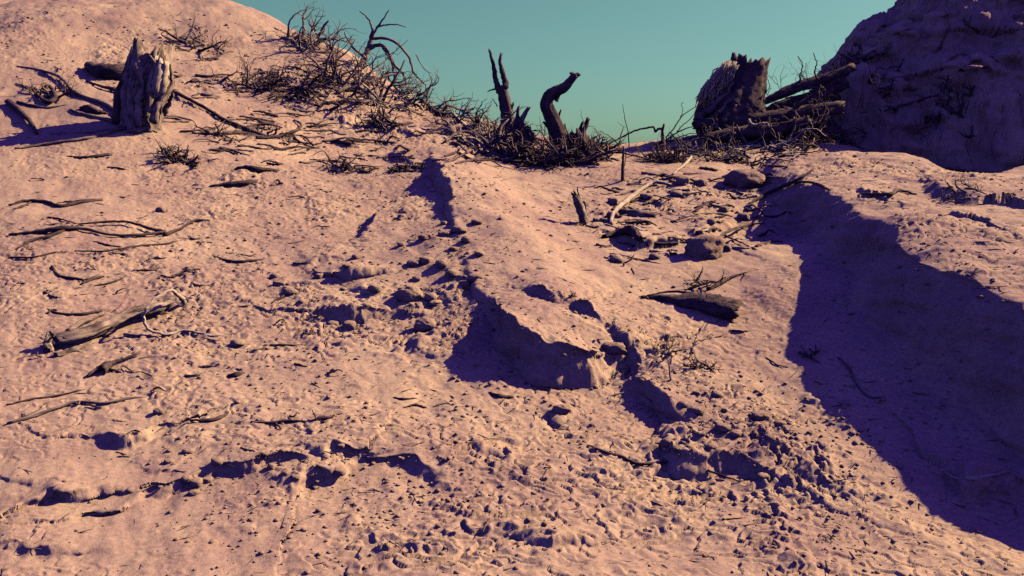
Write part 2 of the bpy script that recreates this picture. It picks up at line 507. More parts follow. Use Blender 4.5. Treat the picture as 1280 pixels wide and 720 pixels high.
def wood_mat(name, c0, c1, fib=1.0, bump=0.6):
    m, t, b = new_mat(name)
    uv = nnode(t, 'ShaderNodeUVMap')
    mp = nnode(t, 'ShaderNodeMapping')
    mp.inputs['Scale'].default_value = (60 * fib, 5 * fib, 1)
    t.links.new(uv.outputs[0], mp.inputs[0])
    n1 = nnode(t, 'ShaderNodeTexNoise', Scale=1.0, Detail=6.0, Roughness=0.65, Distortion=0.6)
    t.links.new(mp.outputs[0], n1.inputs['Vector'])
    g = nnode(t, 'ShaderNodeNewGeometry')
    n2 = nnode(t, 'ShaderNodeTexNoise', Scale=9.0, Detail=4.0)
    t.links.new(g.outputs['Position'], n2.inputs['Vector'])
    mx = nnode(t, 'ShaderNodeMath', operation='ADD')
    h = nnode(t, 'ShaderNodeMath', operation='MULTIPLY')
    h.inputs[1].default_value = 0.5
    t.links.new(n2.outputs[0], h.inputs[0])
    h2 = nnode(t, 'ShaderNodeMath', operation='MULTIPLY')
    h2.inputs[1].default_value = 0.6
    t.links.new(n1.outputs[0], h2.inputs[0])
    t.links.new(h.outputs[0], mx.inputs[0])
    t.links.new(h2.outputs[0], mx.inputs[1])
    r = nnode(t, 'ShaderNodeValToRGB')
    r.color_ramp.elements[0].position = 0.42
    r.color_ramp.elements[0].color = (*c0, 1)
    r.color_ramp.elements[1].position = 0.68
    r.color_ramp.elements[1].color = (*c1, 1)
    t.links.new(mx.outputs[0], r.inputs[0])
    t.links.new(r.outputs[0], b.inputs['Base Color'])
    bm_ = nnode(t, 'ShaderNodeBump', Strength=bump, Distance=0.02)
    t.links.new(n1.outputs[0], bm_.inputs['Height'])
    t.links.new(bm_.outputs[0], b.inputs['Normal'])
    return m


M = {
    'sand': sand_mat('sand', 1.0, 0.25),
    'clod': sand_mat('clod', 0.95, 0.6, 2.0),
    'rock': sand_mat('rock', 0.85, 0.6, 1.0),
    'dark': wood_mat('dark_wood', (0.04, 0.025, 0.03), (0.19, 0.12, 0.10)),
    'mid': wood_mat('weathered_wood', (0.12, 0.075, 0.07), (0.40, 0.28, 0.21)),
    'grey': wood_mat('grey_bark', (0.07, 0.045, 0.045), (0.60, 0.42, 0.29), 0.8, 1.0),
    'pale': wood_mat('pale_wood', (0.34, 0.24, 0.17), (0.72, 0.56, 0.38), 0.8),
    'fibre': wood_mat('shaggy_fibre', (0.72, 0.58, 0.36), (0.88, 0.78, 0.55), 0.5, 0.1),
    'bare': wood_mat('bare_wood', (0.42, 0.29, 0.19), (0.80, 0.62, 0.38), 0.9, 0.5),
    'bone': wood_mat('bleached_wood', (0.62, 0.50, 0.36), (0.86, 0.74, 0.55), 0.5, 0.25),
}


_t = M['fibre'].node_tree
_tr = _t.nodes.new('ShaderNodeBsdfTranslucent')
_tr.inputs[0].default_value = (0.85, 0.75, 0.5, 1)
_mx = _t.nodes.new('ShaderNodeMixShader')
_mx.inputs[0].default_value = 0.45
_t.links.new(_t.nodes['Principled BSDF'].outputs[0], _mx.inputs[1])
_t.links.new(_tr.outputs[0], _mx.inputs[2])
_t.links.new(_mx.outputs[0], _t.nodes['Material Output'].inputs[0])


# ------------------------------------------------------------------ object helpers
def tag(o, label=None, cat=None, group=None, kind=None):
    if label:
        o['label'] = label
    if cat:
        o['category'] = cat
    if group:
        o['group'] = group
    if kind:
        o['kind'] = kind
    return o


def empty(name, loc):
    o = bpy.data.objects.new(name, None)
    o.empty_display_size = 0.1
    o.location = loc
    COL.objects.link(o)
    return o


class MB:
    def __init__(self):
        self.v, self.f, self.uv = [], [], []

    def tube(self, pts, rads, sides=7, rough=0.0, groove=0.0, jag0=0.0, jag1=0.0, squash=None, seed=None, noise=0.0):
        r = random.Random(seed if seed is not None else random.random())
        pts = [Vector(p) for p in pts]
        m = len(pts)
        T = []
        for i in range(m):
            a = pts[max(i - 1, 0)]
            b = pts[min(i + 1, m - 1)]
            d = (b - a)
            T.append(d.normalized() if d.length > 1e-9 else Vector((0, 0, 1)))
        ref = Vector((0, 0, 1)) if abs(T[0].z) < 0.8 else Vector((0, 1, 0))
        N = (ref - T[0] * ref.dot(T[0])).normalized()
        ph = [r.uniform(0, 6.28) for _ in range(6)]
        am = [r.uniform(0.4, 1) for _ in range(6)]
        fr = [2, 3, 5, 7, 9, 12]
        b0 = len(self.v)
        L = 0
        for i in range(m):
            if i:
                N = (N - T[i] * N.dot(T[i])).normalized()
                L += (pts[i] - pts[i - 1]).length
            B = T[i].cross(N)
            rad = rads[i]
            for k in range(sides):
                a = 2 * math.pi * k / sides
                s = 1.0
                if groove:
                    s += groove * sum(am[q] * math.sin(fr[q] * a + ph[q] + L * (0.8 + q * .3)) for q in range(6)) / 3.2
                if rough:
                    s += rough * r.uniform(-1, 1)
                sx, sy = (1, 1) if not squash else squash
                off = N * (math.cos(a) * rad * s * sx) + B * (math.sin(a) * rad * s * sy)
                p = pts[i] + off
                if i == m - 1 and jag1:
                    p = p + T[i] * (jag1 * r.uniform(-0.3, 1.0) ** 1)
                if i == 0 and jag0:
                    p = p - T[i] * (jag0 * r.uniform(-0.3, 1.0))
                self.v.append(p[:])
            if i:
                for k in range(sides):
                    k2 = (k + 1) % sides
                    A_ = b0 + (i - 1) * sides
                    self.f.append((A_ + k, A_ + k2, A_ + sides + k2, A_ + sides + k))
                    c0, c1 = k / sides * rad * 6.28, (k + 1) / sides * rad * 6.28
                    l0 = L - (pts[i] - pts[i - 1]).length
                    self.uv.append(((c0, l0), (c1, l0), (c1, L), (c0, L)))
        for (i, rev, sg) in ((0, True, -1), (m - 1, False, 1)):
            c = len(self.v)
            dep = -0.5 * rads[i] if (jag1 if i else jag0) else 0.35 * rads[i]
            self.v.append((pts[i] + T[i] * (sg * dep))[:])
            A_ = b0 + i * sides
            for k in range(sides):
                k2 = (k + 1) % sides
                fc = (A_ + k, A_ + k2, c)
                if rev:
                    fc = (A_ + k2, A_ + k, c)
                self.f.append(fc)
                self.uv.append(((k * .01, 0), (k * .01 + .01, 0), (k * .01, rads[i])))

    def build(self, name, mat, parent=None, smooth=True, origin=None):
        me = bpy.data.meshes.new(name)
        if origin is None:
            origin = Vector(parent.location) if parent else Vector(self.v[0])
        origin = Vector(origin)
        me.from_pydata([(x - origin.x, y - origin.y, z - origin.z) for x, y, z in self.v], [], self.f)
        uvl = me.uv_layers.new(name='UVMap')
        flat = [c for fuv in self.uv for p in fuv for c in p]
        if len(flat) == len(me.loops) * 2:
            uvl.data.foreach_set('uv', flat)
        me.polygons.foreach_set('use_smooth', [smooth] * len(me.polygons))
        me.materials.append(mat)
        o = bpy.data.objects.new(name, me)
        COL.objects.link(o)
        if parent:
            o.parent = parent
        else:
            o.location = origin
        return o


def catmull(P_, nseg):
    P_ = [np.array(p, float) for p in P_]
    if len(P_) == 2:
        return [P_[0] * (1 - t) + P_[1] * t for t in np.linspace(0, 1, nseg + 1)]
    out = []
    q = [2 * P_[0] - P_[1]] + P_ + [2 * P_[-1] - P_[-2]]
    segs = len(P_) - 1
    for k in range(nseg + 1):
        s = min(k / nseg * segs, segs - 1e-6)
        i = int(s)
        t = s - i
        a, b, c, d = q[i], q[i + 1], q[i + 2], q[i + 3]
        out.append(0.5 * ((2 * b) + (-a + c) * t + (2 * a - 5 * b + 4 * c - d) * t * t + (-a + 3 * b - 3 * c + d) * t ** 3))
    return out


def world_path(pts):
    """pixel waypoints -> ground points; a third number lifts the point by that many pixels above the spot below it; ('Y', dist) pins the distance"""
    out = []
    for p in pts:
        if len(p) == 4:                       # (u, v, 'Y', dist)
            q = at(p[0], p[1], p[3])
            out.append((q[0], q[1], q[2], p[3], None))
        else:
            h = p[2] if len(p) > 2 else 0
            g = on_ground(p[0], p[1] + h)
            out.append((g[0], g[1], g[2] + h / F * g[1], g[1], h / F * g[1]))
    return out


def stick(mb, pts, w0, w1, sides=7, n=None, wob=0.0, rough=0.12, widths=None, sink=0.35, **kw):
    """one branch through pixel waypoints; widths in pixels at the branch's own distance"""
    wp = world_path(pts)
    n = n or max(6, 4 * len(pts))
    lift = all(p[4] is not None for p in wp)
    P3 = catmull([p[:3] for p in wp], n)
    dist = [float(np.interp(i / n * (len(wp) - 1), range(len(wp)), [p[3] for p in wp])) for i in range(n + 1)]
    ws = widths or [w0, w1]
    wid = [float(np.interp(i / n * (len(ws) - 1), range(len(ws)), ws)) for i in range(n + 1)]
    rad = [w / F * d / 2 for w, d in zip(wid, dist)]
    if lift:
        hs = [float(np.interp(i / n * (len(wp) - 1), range(len(wp)), [p[4] for p in wp])) for i in range(n + 1)]
        g = np.array([float(H(p[0], p[1])) for p in P3])
        if len(g) > 4:
            gp = np.concatenate([[g[0]] * 2, g, [g[-1]] * 2])
            g = (gp[:-4] + gp[1:-3] + gp[2:-2] + gp[3:-1] + gp[4:]) / 5
        for i, p in enumerate(P3):
            if max(hs) < 1e-6:
                p[2] = g[i] + rad[i] * (1 - sink)
            else:
                p[2] = max(p[2], g[i] + rad[i] * 0.3) if 0 < i < n else p[2]
    if wob:
        for i, p in enumerate(P3):
            if 0 < i:
                p += np.array([random.gauss(0, 1), random.gauss(0, 1), random.gauss(0, 0.6)]) * wob / F * dist[i]
    mb.tube(P3, rad, sides, rough=rough, **kw)
    return P3, rad


def rand_path(p, d, L, nn, curl, r):
    p = Vector(p)
    d = Vector(d).normalized()
    out = [p.copy()]
    for i in range(nn):
        d = (d + Vector((r.gauss(0, curl), r.gauss(0, curl), r.gauss(0, curl)))).normalized()
        p = p + d * (L / nn)
        out.append(p.copy())
    return out


def grow(mb, p, d, L, rad, depth, r, curl=0.22, kids=(2, 4), spread=0.8, droop=0.0, sides=5, ratio=0.62):
    pth = rand_path(p, d, L, 6, curl, r)
    if droop:
        for i, q in enumerate(pth):
            q.z -= droop * (i / 6) ** 2 * L
    mb.tube(pth, [rad * (1 - 0.6 * i / 6) for i in range(7)], sides, rough=0.12)
    if depth <= 0:
        return
    for _ in range(r.randint(*kids)):
        i = r.randint(2, 6)
        dd = (pth[i] - pth[i - 1]).normalized() + Vector((r.gauss(0, spread), r.gauss(0, spread), r.gauss(0, spread)))
        grow(mb, pth[i], dd, L * r.uniform(0.4, 0.8), rad * ratio * (1 - 0.4 * i / 6), depth - 1, r, curl, kids, spread, droop, max(4, sides - 1), ratio)


# ------------------------------------------------------------------ the ground mesh
idx = np.arange(NR * NC).reshape(NR, NC)
quads = np.stack([idx[:-1, :-1], idx[:-1, 1:], idx[1:, 1:], idx[1:, :-1]], -1).reshape(-1, 4)
gx, gy, gz = Xg.ravel().copy(), Yg.ravel().copy(), Zg.ravel().copy()
# push steep faces sideways so that walls and lips overhang and crumble
steep = sstep(0.5, 1.6, np.hypot(dzdx, dzdy)).ravel() * (1 - sstep(18, 22, gy))
nl = np.hypot(dzdx, dzdy).ravel() + 1e-6
nx, ny = -dzdx.ravel() / nl, -dzdy.ravel() / nl
crag = sstep(4.2, 5.2, gx) * sstep(11.5, 12.6, gy)
s3 = crag * (0.24 * fbm(gx * 1.1, gz * 1.6 + gy * .4, 4, 211, 0.6) + 0.05 * np.sign(np.sin(gz * 9 + 3 * fbm(gx * .7, gy * .7, 2, 219))) * sstep(-.2, .4, fbm(gx, gz, 2, 221)) + 0.20 * np.abs(fbm(gx * 3 + gz, gz * 4, 4, 215))) + 0.05 * fbm(gx * 3 + gz * 2, gz * 7 + gy, 3, 201) + 0.03 * fbm(gx * 9 + gy * 5, gz * 17, 3, 205)
gx += nx * steep * s3
gy += ny * steep * s3
me = bpy.data.meshes.new('ground')
me.vertices.add(NR * NC)
me.vertices.foreach_set('co', np.stack([gx, gy, gz], -1).ravel())
me.loops.add(len(quads) * 4)
me.polygons.add(len(quads))
me.loops.foreach_set('vertex_index', quads.ravel())
me.polygons.foreach_set('loop_start', np.arange(0, len(quads) * 4, 4))
me.polygons.foreach_set('loop_total', np.full(len(quads), 4))
me.polygons.foreach_set('use_smooth', np.ones(len(quads), bool))
me.update()
me.validate()
me.materials.append(M['sand'])
ground = bpy.data.objects.new('ground', me)
COL.objects.link(ground)
tag(ground, 'pale sandy slope with a crusted tongue, a steep ridge and a shaded bank', kind='structure')

# ------------------------------------------------------------------ things: large dead wood first
def thing(name, loc, label, cat, group=None):
    return tag(empty(name, loc), label, cat, group)


def loc_of(u, v):
    g = on_ground(u, v)
    return Vector(g)


# --- the broad weathered stump on the left hillside
t = thing('tree_stump', loc_of(178, 157), 'broad weathered stump with peeling bark and a bare pale patch, on the left hillside', 'tree stump')
D = t.location.y


def pin(pts, dist):
    return [(p[0], p[1], 'Y', dist + (p[2] if len(p) > 2 else 0)) for p in pts]


mb = MB()
stick(mb, pin([(178, 166), (177, 150), (178, 128), (183, 104), (186, 84), (188, 70)], D), 0, 0, 40, 30, widths=[52, 44, 46, 50, 50, 48, 44], groove=0.26, rough=0.05, jag1=0.22, seed=5)
mb.build('trunk', M['grey'], t)
mb = MB()
for q, (du, ws_) in enumerate([(-5, [3, 9, 10, 8, 3]), (1, [4, 12, 13, 11, 4]), (7, [3, 9, 11, 9, 5]), (-2, [2, 6, 9, 6, 2])]):
    stick(mb, pin([(191 + du, 126 - 2 * q, -.165 + .003 * abs(du)), (194 + du * 1.1, 110, -.185 + .004 * abs(du)), (198 + du * 1.1, 92 + q, -.185 + .004 * abs(du)), (200 + du, 72 + 3 * q, -.17)], D), 0, 0, 9, 12, widths=ws_, groove=.3, rough=.16, wob=.5, jag0=.03, jag1=.04, seed=40 + q)
mb.build('bare_wood', M['bare'], t)
for k, (pp, w) in enumerate([([(150, 152), (149, 132), (150, 112), (158, 92), (160, 74)], 17), ([(163, 158), (158, 138), (160, 118), (166, 98)], 13),
                             ([(174, 156, -.2), (172, 136, -.22), (176, 112, -.22), (178, 88, -.2)], 10), ([(192, 152, -.15), (196, 134, -.18), (206, 122, -.14), (214, 104, -.05), (212, 88, 0)], 11),
                             ([(186, 140, -.2), (188, 120, -.22), (194, 96, -.2), (192, 74, -.2)], 8), ([(204, 140, 0), (213, 126, 0), (217, 112, 0)], 8)]):
    mb = MB()
    stick(mb, pin(pp, D), w, w * .4, 9, 14, groove=0.35, rough=0.16, wob=1.2, jag1=0.08, seed=20 + k)
    mb.build('bark_strip', M['dark'] if k < 2 else M['grey'], t)
for k, (pp, a, b) in enumerate([([(166, 153, 1), (150, 144, 3), (133, 131, 2), (112, 124, 2), (95, 116, 3), (88, 110, 3), (76, 98, 3), (62, 91, 3), (40, 86, 0), (22, 84, 0)], 7, 2.5),
                                ([(165, 159, 0), (140, 152, 1), (118, 147, 1), (100, 142, 1), (88, 138, 0)], 7, 3.5),
                                ([(160, 161), (142, 166), (118, 172), (88, 178), (50, 183), (18, 187)], 7, 3),
                                ([(160, 162), (128, 164), (100, 167), (62, 169)], 3.5, 1.2),
                                ([(168, 160), (184, 163), (198, 167)], 4, 1.2),
                                ([(192, 141, 1), (206, 145, 1), (222, 147), (243, 152)], 6, 2)]):
    mb = MB()
    stick(mb, pp, a, b, 8, wob=0.35, rough=0.16)
    mb.build('root', M['mid'], t)

# --- the forked snag on the skyline
t = thing('dead_tree', loc_of(634, 156), 'slim dark snag forking into two broken prongs on the skyline, left of the curved one', 'dead tree')
D = t.location.y
mb = MB()
stick(mb, pin([(636, 170), (635, 150), (632, 132), (629, 118), (627, 108)], D), 0, 0, 22, 20, widths=[22, 19, 15, 14, 12, 10], groove=0.2, rough=0.07, seed=9)
mb.build('trunk', M['dark'], t)
for pp, a, b in [([(624, 116), (621, 104), (618, 92), (616, 78), (612, 64)], 8, 3), ([(630, 116), (632, 104), (629, 92), (625, 80), (626, 68)], 9, 3), ([(626, 111), (619, 111), (612, 113)], 4, 1.5), ([(638, 142), (641, 130)], 6, 2),
                 ([(622, 133), (616, 124)], 1.5, .8)]:
    mb = MB()
    stick(mb, pin(pp, D), a, b, 9, rough=0.15, groove=.1, wob=0.4, jag1=0.04)
    mb.build('branch', M['dark'], t)

# --- the small split stump
t = thing('tree_stump', loc_of(654, 192), 'short split stump with two stubby horns in front of the forked skyline snag', 'tree stump')
D = t.location.y
mb = MB()
stick(mb, pin([(656, 206), (654, 190), (651, 174), (649, 158), (648, 148)], D), 0, 0, 20, 18, widths=[34, 28, 24, 18, 13, 9], groove=0.28, rough=0.08, seed=11)
mb.build('trunk', M['dark'], t)
for pp, a, b in [([(647, 154), (647, 144), (648, 134)], 7, 3.5), ([(650, 156), (654, 146), (660, 136)], 8, 4), ([(661, 196), (662, 176), (660, 160)], 13, 7)]:
    mb = MB()
    stick(mb, pin(pp, D), a, b, 10, rough=0.14, groove=.2, jag1=0.05)
    mb.build('broken_prong', M['dark'] if a != 8 else M['mid'], t)

def root_fan(t_, u, v, cnt, seed, span, w=6, lift=8):
    r_ = random.Random(seed)
    for k in range(cnt):
        a_ = math.pi * 2 * (k + r_.random() * .7) / cnt
        du, dv = math.cos(a_) * span * r_.uniform(.6, 1.1), math.sin(a_) * span * .16
        h_ = lift * r_.uniform(.3, 1.2)
        m_ = MB()
        stick(m_, [(u + du * .1, v + dv * .1 - h_ * .7, h_ * .7), (u + du * .35, v + dv * .4 - h_, h_), (u + du * .7, v + dv * .8 - h_ * .6, h_ * .6), (u + du, v + dv, 0)], w * r_.uniform(.7, 1.3), 1.6, 7, wob=.9, rough=.18)
        m_.build('root', M['mid' if r_.random() < .4 else 'dark'], t_)


def root_mass(t_, u, v, w, h, seed):
    g_ = on_ground(u, v)
    s_ = g_[1] / F
    m_ = MB()
    r_ = random.Random(seed)
    n_ = 9
    m_.tube([(g_[0] + (i / n_ - .5) * w * s_, g_[1] + .1 + r_.uniform(-.05, .05), g_[2] + h * s_ * .1) for i in range(n_ + 1)],
            [h * s_ * (0.15 + 0.85 * math.sin(math.pi * min(1, max(0, i / n_))) ** .6) * r_.uniform(.8, 1.15) for i in range(n_ + 1)], 18, rough=.14, groove=.25, seed=seed)
    m_.build('root_mass', M['dark'], t_)


root_fan(t, 655, 198, 7, 31, 46)
root_mass(t, 655, 200, 60, 13, 3)

# --- the curved snag
t = thing('dead_tree', loc_of(702, 193), 'thick curved dead trunk bending right with a knobby end, against the sky', 'dead tree')
D = t.location.y
mb = MB()
stick(mb, pin([(704, 206), (701, 186), (696, 166), (689, 146), (683, 131), (686, 121), (696, 114), (706, 109), (713, 101), (719, 94)], D), 0, 0, 26, 44, widths=[26, 23, 21, 18, 16, 14.5, 15, 13, 11, 9, 8.5], groove=0.18, rough=0.06, seed=15, jag1=0.03)
mb.build('trunk', M['dark'], t)
for pp, a, b in [([(718, 97), (721, 93), (724, 94)], 6, 4), ([(716, 98), (715, 93), (713, 91)], 5, 3), ([(690, 164), (684, 158), (680, 153)], 5, 3), ([(695, 126), (699, 120)], 6, 2), ([(698, 146), (701, 138)], 4, 1.5)]:
    mb = MB()
    stick(mb, pin(pp, D), a, b, 8, rough=0.16, jag1=0.02)
    mb.build('broken_stub', M['dark'], t)
for pp, a, b in [([(700, 196, 4), (680, 198, 3), (664, 204, 1), (645, 210)], 9, 3), ([(704, 198, 4), (722, 203, 3), (748, 207)], 8, 3), ([(700, 200, 3), (694, 208, 1), (682, 214)], 8, 3)]:
    mb = MB()
    stick(mb, pp, a, b, 8, rough=0.16, wob=.6)
    mb.build('root', M['dark'], t)

root_fan(t, 700, 202, 8, 33, 56, 7)
root_mass(t, 700, 202, 76, 16, 5)

# --- the jagged root plate right of it
t = thing('tree_stump', loc_of(727, 195), 'low jagged stump with splintered spikes right of the curved dead trunk', 'tree stump')
D = t.location.y
mb = MB()
stick(mb, pin([(728, 206), (727, 194), (725, 182), (722, 170)], D), 0, 0, 22, 14, widths=[52, 48, 36, 20], groove=0.32, rough=0.1, seed=17, jag1=0.12)
mb.build('trunk', M['dark'], t)
for pp, a, b in [([(718, 172), (724, 164), (728, 153)], 7, 3), ([(722, 172), (730, 162), (735, 149)], 8, 5), ([(712, 176), (707, 166), (705, 157)], 8, 3), ([(740, 190), (748, 180), (746, 172)], 5, 2),
                 ([(735, 182), (742, 174)], 5, 2), ([(745, 196), (755, 188), (762, 184)], 6, 2), ([(735, 178), (744, 171, -.1), (752, 168)], 3, 1)]:
    mb = MB()
    stick(mb, pin(pp, D), a, b, 8, rough=0.18, jag1=0.03)
    mb.build('splinter', M['dark'], t)

root_fan(t, 730, 200, 6, 35, 40, 5)

# --- the great leaning trunk by the bank
t = thing('dead_tree', loc_of(908, 172), 'massive dark trunk with a shaggy pale bark patch rising above fallen logs by the bank', 'dead tree')
D = 13.3
t.location = Vector(at(912, 176, D))
mb = MB()
stick(mb, pin([(908, 176), (909, 158), (911, 142), (918, 126), (926, 108), (932, 92), (935, 80)], D), 0, 0, 44, 40, widths=[60, 80, 80, 72, 56, 46, 44], groove=0.20, rough=0.03, seed=23, jag1=0.16)
mb.build('trunk', M['dark'], t)
mb = MB()
r = random.Random(4)
for k in range(1700):
    s = r.random()
    u0 = 912 - 32 * s ** 0.9 + r.uniform(-5, 13)
    v0 = 78 + 36 * s + r.uniform(-4, 4)
    dd = r.uniform(-.34, -.05)
    p0 = at(u0, v0, D + dd)
    p1 = at(u0 - r.uniform(2, 11) + 3 * s, v0 + r.uniform(9, 22), D + dd - r.uniform(0, .06))
    pm = (p0 + p1) / 2 + np.array([r.gauss(0, .012), r.gauss(0, .02), r.gauss(0, .012)])
    mb.tube([p0, pm, p1], [.007, .010, .004], 4)
mb.build('shaggy_bark', M['fibre'], t)
for k, (pp, w) in enumerate([([(884, 140, -.42), (894, 130, -.42), (906, 118, -.4), (916, 104, -.36)], 7), ([(890, 150, -.45), (902, 136, -.45), (914, 124, -.43)], 6), ([(905, 152, -.48), (914, 138, -.47), (922, 126, -.44)], 7), ([(876, 148, -.3), (884, 134, -.3), (897, 121, -.3)], 8)]):
    mb = MB()
    stick(mb, pin(pp, D), w, w * .4, 8, 12, groove=0.3, rough=0.12, wob=1, seed=50 + k)
    mb.build('bark_strip', M['mid'], t)

# --- fallen logs heaped at the foot of the bank
LOGS = [
    ('fallen_log', 'lowest thick dark log lying across the foot of the massive leaning trunk', [(868, 157), (900, 152), (935, 150), (975, 147), (1010, 140), (1050, 134)], [10, 17, 20, 20, 18, 16], 12.9,
     [([(880, 156), (872, 149), (866, 150)], 3, 1), ([(905, 152), (898, 160), (892, 166)], 4, 2), ([(960, 148), (952, 138), (950, 128), (954, 118)], 4, 1.5), ([(985, 146), (1000, 130), (1018, 118), (1026, 106)], 7, 3)]),
    ('fallen_log', 'topmost dark log of the heap, rising right against the sky beside the shaded bank', [(944, 133), (968, 121), (990, 111), (1012, 103), (1035, 97), (1065, 84)], [5, 10, 13, 13, 13, 10], 13.3,
     [([(968, 121), (985, 118), (1010, 110), (1030, 110)], 6, 3), ([(1001, 105), (1000, 95), (1003, 84), (998, 70)], 2.5, 1), ([(1022, 100), (1018, 90), (1021, 80), (1016, 66)], 2.5, 1), ([(955, 128), (956, 118), (962, 108), (958, 96)], 1.6, .7)]),
    ('fallen_log', 'middle dark log bridging the gap between the massive trunk and the bank', [(948, 146), (970, 136), (1000, 128), (1030, 116), (1058, 104)], [9, 15, 17, 17, 13], 13.6,
     [([(975, 136), (984, 124), (1000, 120)], 6, 3), ([(1000, 130), (1012, 138), (1030, 140)], 5, 2), ([(958, 142), (956, 130), (962, 124)], 4, 2), ([(1016, 122), (1024, 108), (1040, 102)], 6, 2)]),
    ('fallen_log', 'dark log lying flat along the top of the sunlit debris below the leaning trunk', [(886, 172), (915, 168), (945, 165), (975, 160), (1010, 150)], [10, 16, 18, 16, 10], 12.6,
     [([(930, 167), (938, 158), (944, 150)], 4, 2), ([(960, 163), (972, 156), (990, 152)], 4, 2)]),
]
for nm, lab, pp, ws, D, br in LOGS:
    p0 = at(pp[0][0], pp[0][1], D)
    t = thing(nm, Vector(p0), lab, 'log')
    mb = MB()
    stick(mb, pin([(a, b, 0.06 * i) for i, (a, b) in enumerate(pp)], D), 0, 0, 16, 30, widths=ws, groove=0.16, rough=0.08, jag0=.05, jag1=.05, wob=.4)
    mb.build('trunk', M['dark'], t)
    for q, a, b in br:
        mb = MB()
        stick(mb, pin(q, D + .1), a, b, 6, rough=0.15, wob=.5)
        mb.build('branch', M['dark'], t)

# --- the pale twisted root on the log
mb = MB()
stick(mb, pin([(935, 150), (940, 156), (950, 155), (958, 154), (961, 159)], 12.62), 5, 2, 7, rough=.2, wob=.4)
tag(mb.build('twisted_root', M['pale']), 'small pale twisted root hooked over the lowest dark log', 'root')

# ------------------------------------------------------------------ bare shrubs, brush heaps and tangles
def brush(name, label, u, v, wpx, hpx, nst, mat, seed, group=None, depth=2, up=0.5, dist=None, rad=1.4, kids=(2, 3), lean=(0, 0), parts=True):
    g = on_ground(u, v) if dist is None else at(u, v, dist)
    D_ = g[1]
    t_ = thing(name, Vector(g), label, 'brush', group)
    r_ = random.Random(seed)
    W_ = wpx / F * D_ / 2
    Hh = hpx / F * D_
    mb_ = MB()
    mc_ = MB()
    for k in range(nst):
        ox, oy = r_.uniform(-.75, .75) * W_, r_.uniform(-.5, .5) * W_
        x_, y_ = g[0] + ox, g[1] + oy
        z_ = float(H(x_, y_)) if dist is None else g[2]
        a_ = r_.uniform(0, 6.28)
        d_ = Vector((math.cos(a_) + lean[0], math.sin(a_) * .7, r_.uniform(0.0, 1.2) * up + lean[1]))
        L_ = r_.uniform(.5, 1.1) * (W_ * .6 + Hh * .6)
        grow(mb_ if (k % 3 or nst < 12) else mc_, (x_, y_, z_), d_, L_, rad / F * D_ * r_.uniform(.6, 1.5), depth, r_, 0.25, kids, 0.7)
    for q in (mb_, mc_):                    # nothing of it reaches far below the sand
        for i, p in enumerate(q.v):
            hz = float(H(p[0], p[1]))
            if p[2] < hz - 0.02:
                q.v[i] = (p[0], p[1], hz - 0.015 + 0.3 * abs(hz - p[2]) % 0.03)
    mb_.build('branches', M[mat], t_)
    if mc_.v:
        mc_.build('pale_branches' if mat != 'dark' else 'thick_branches', M['mid' if mat == 'dark' else 'pale'], t_)
    return t_


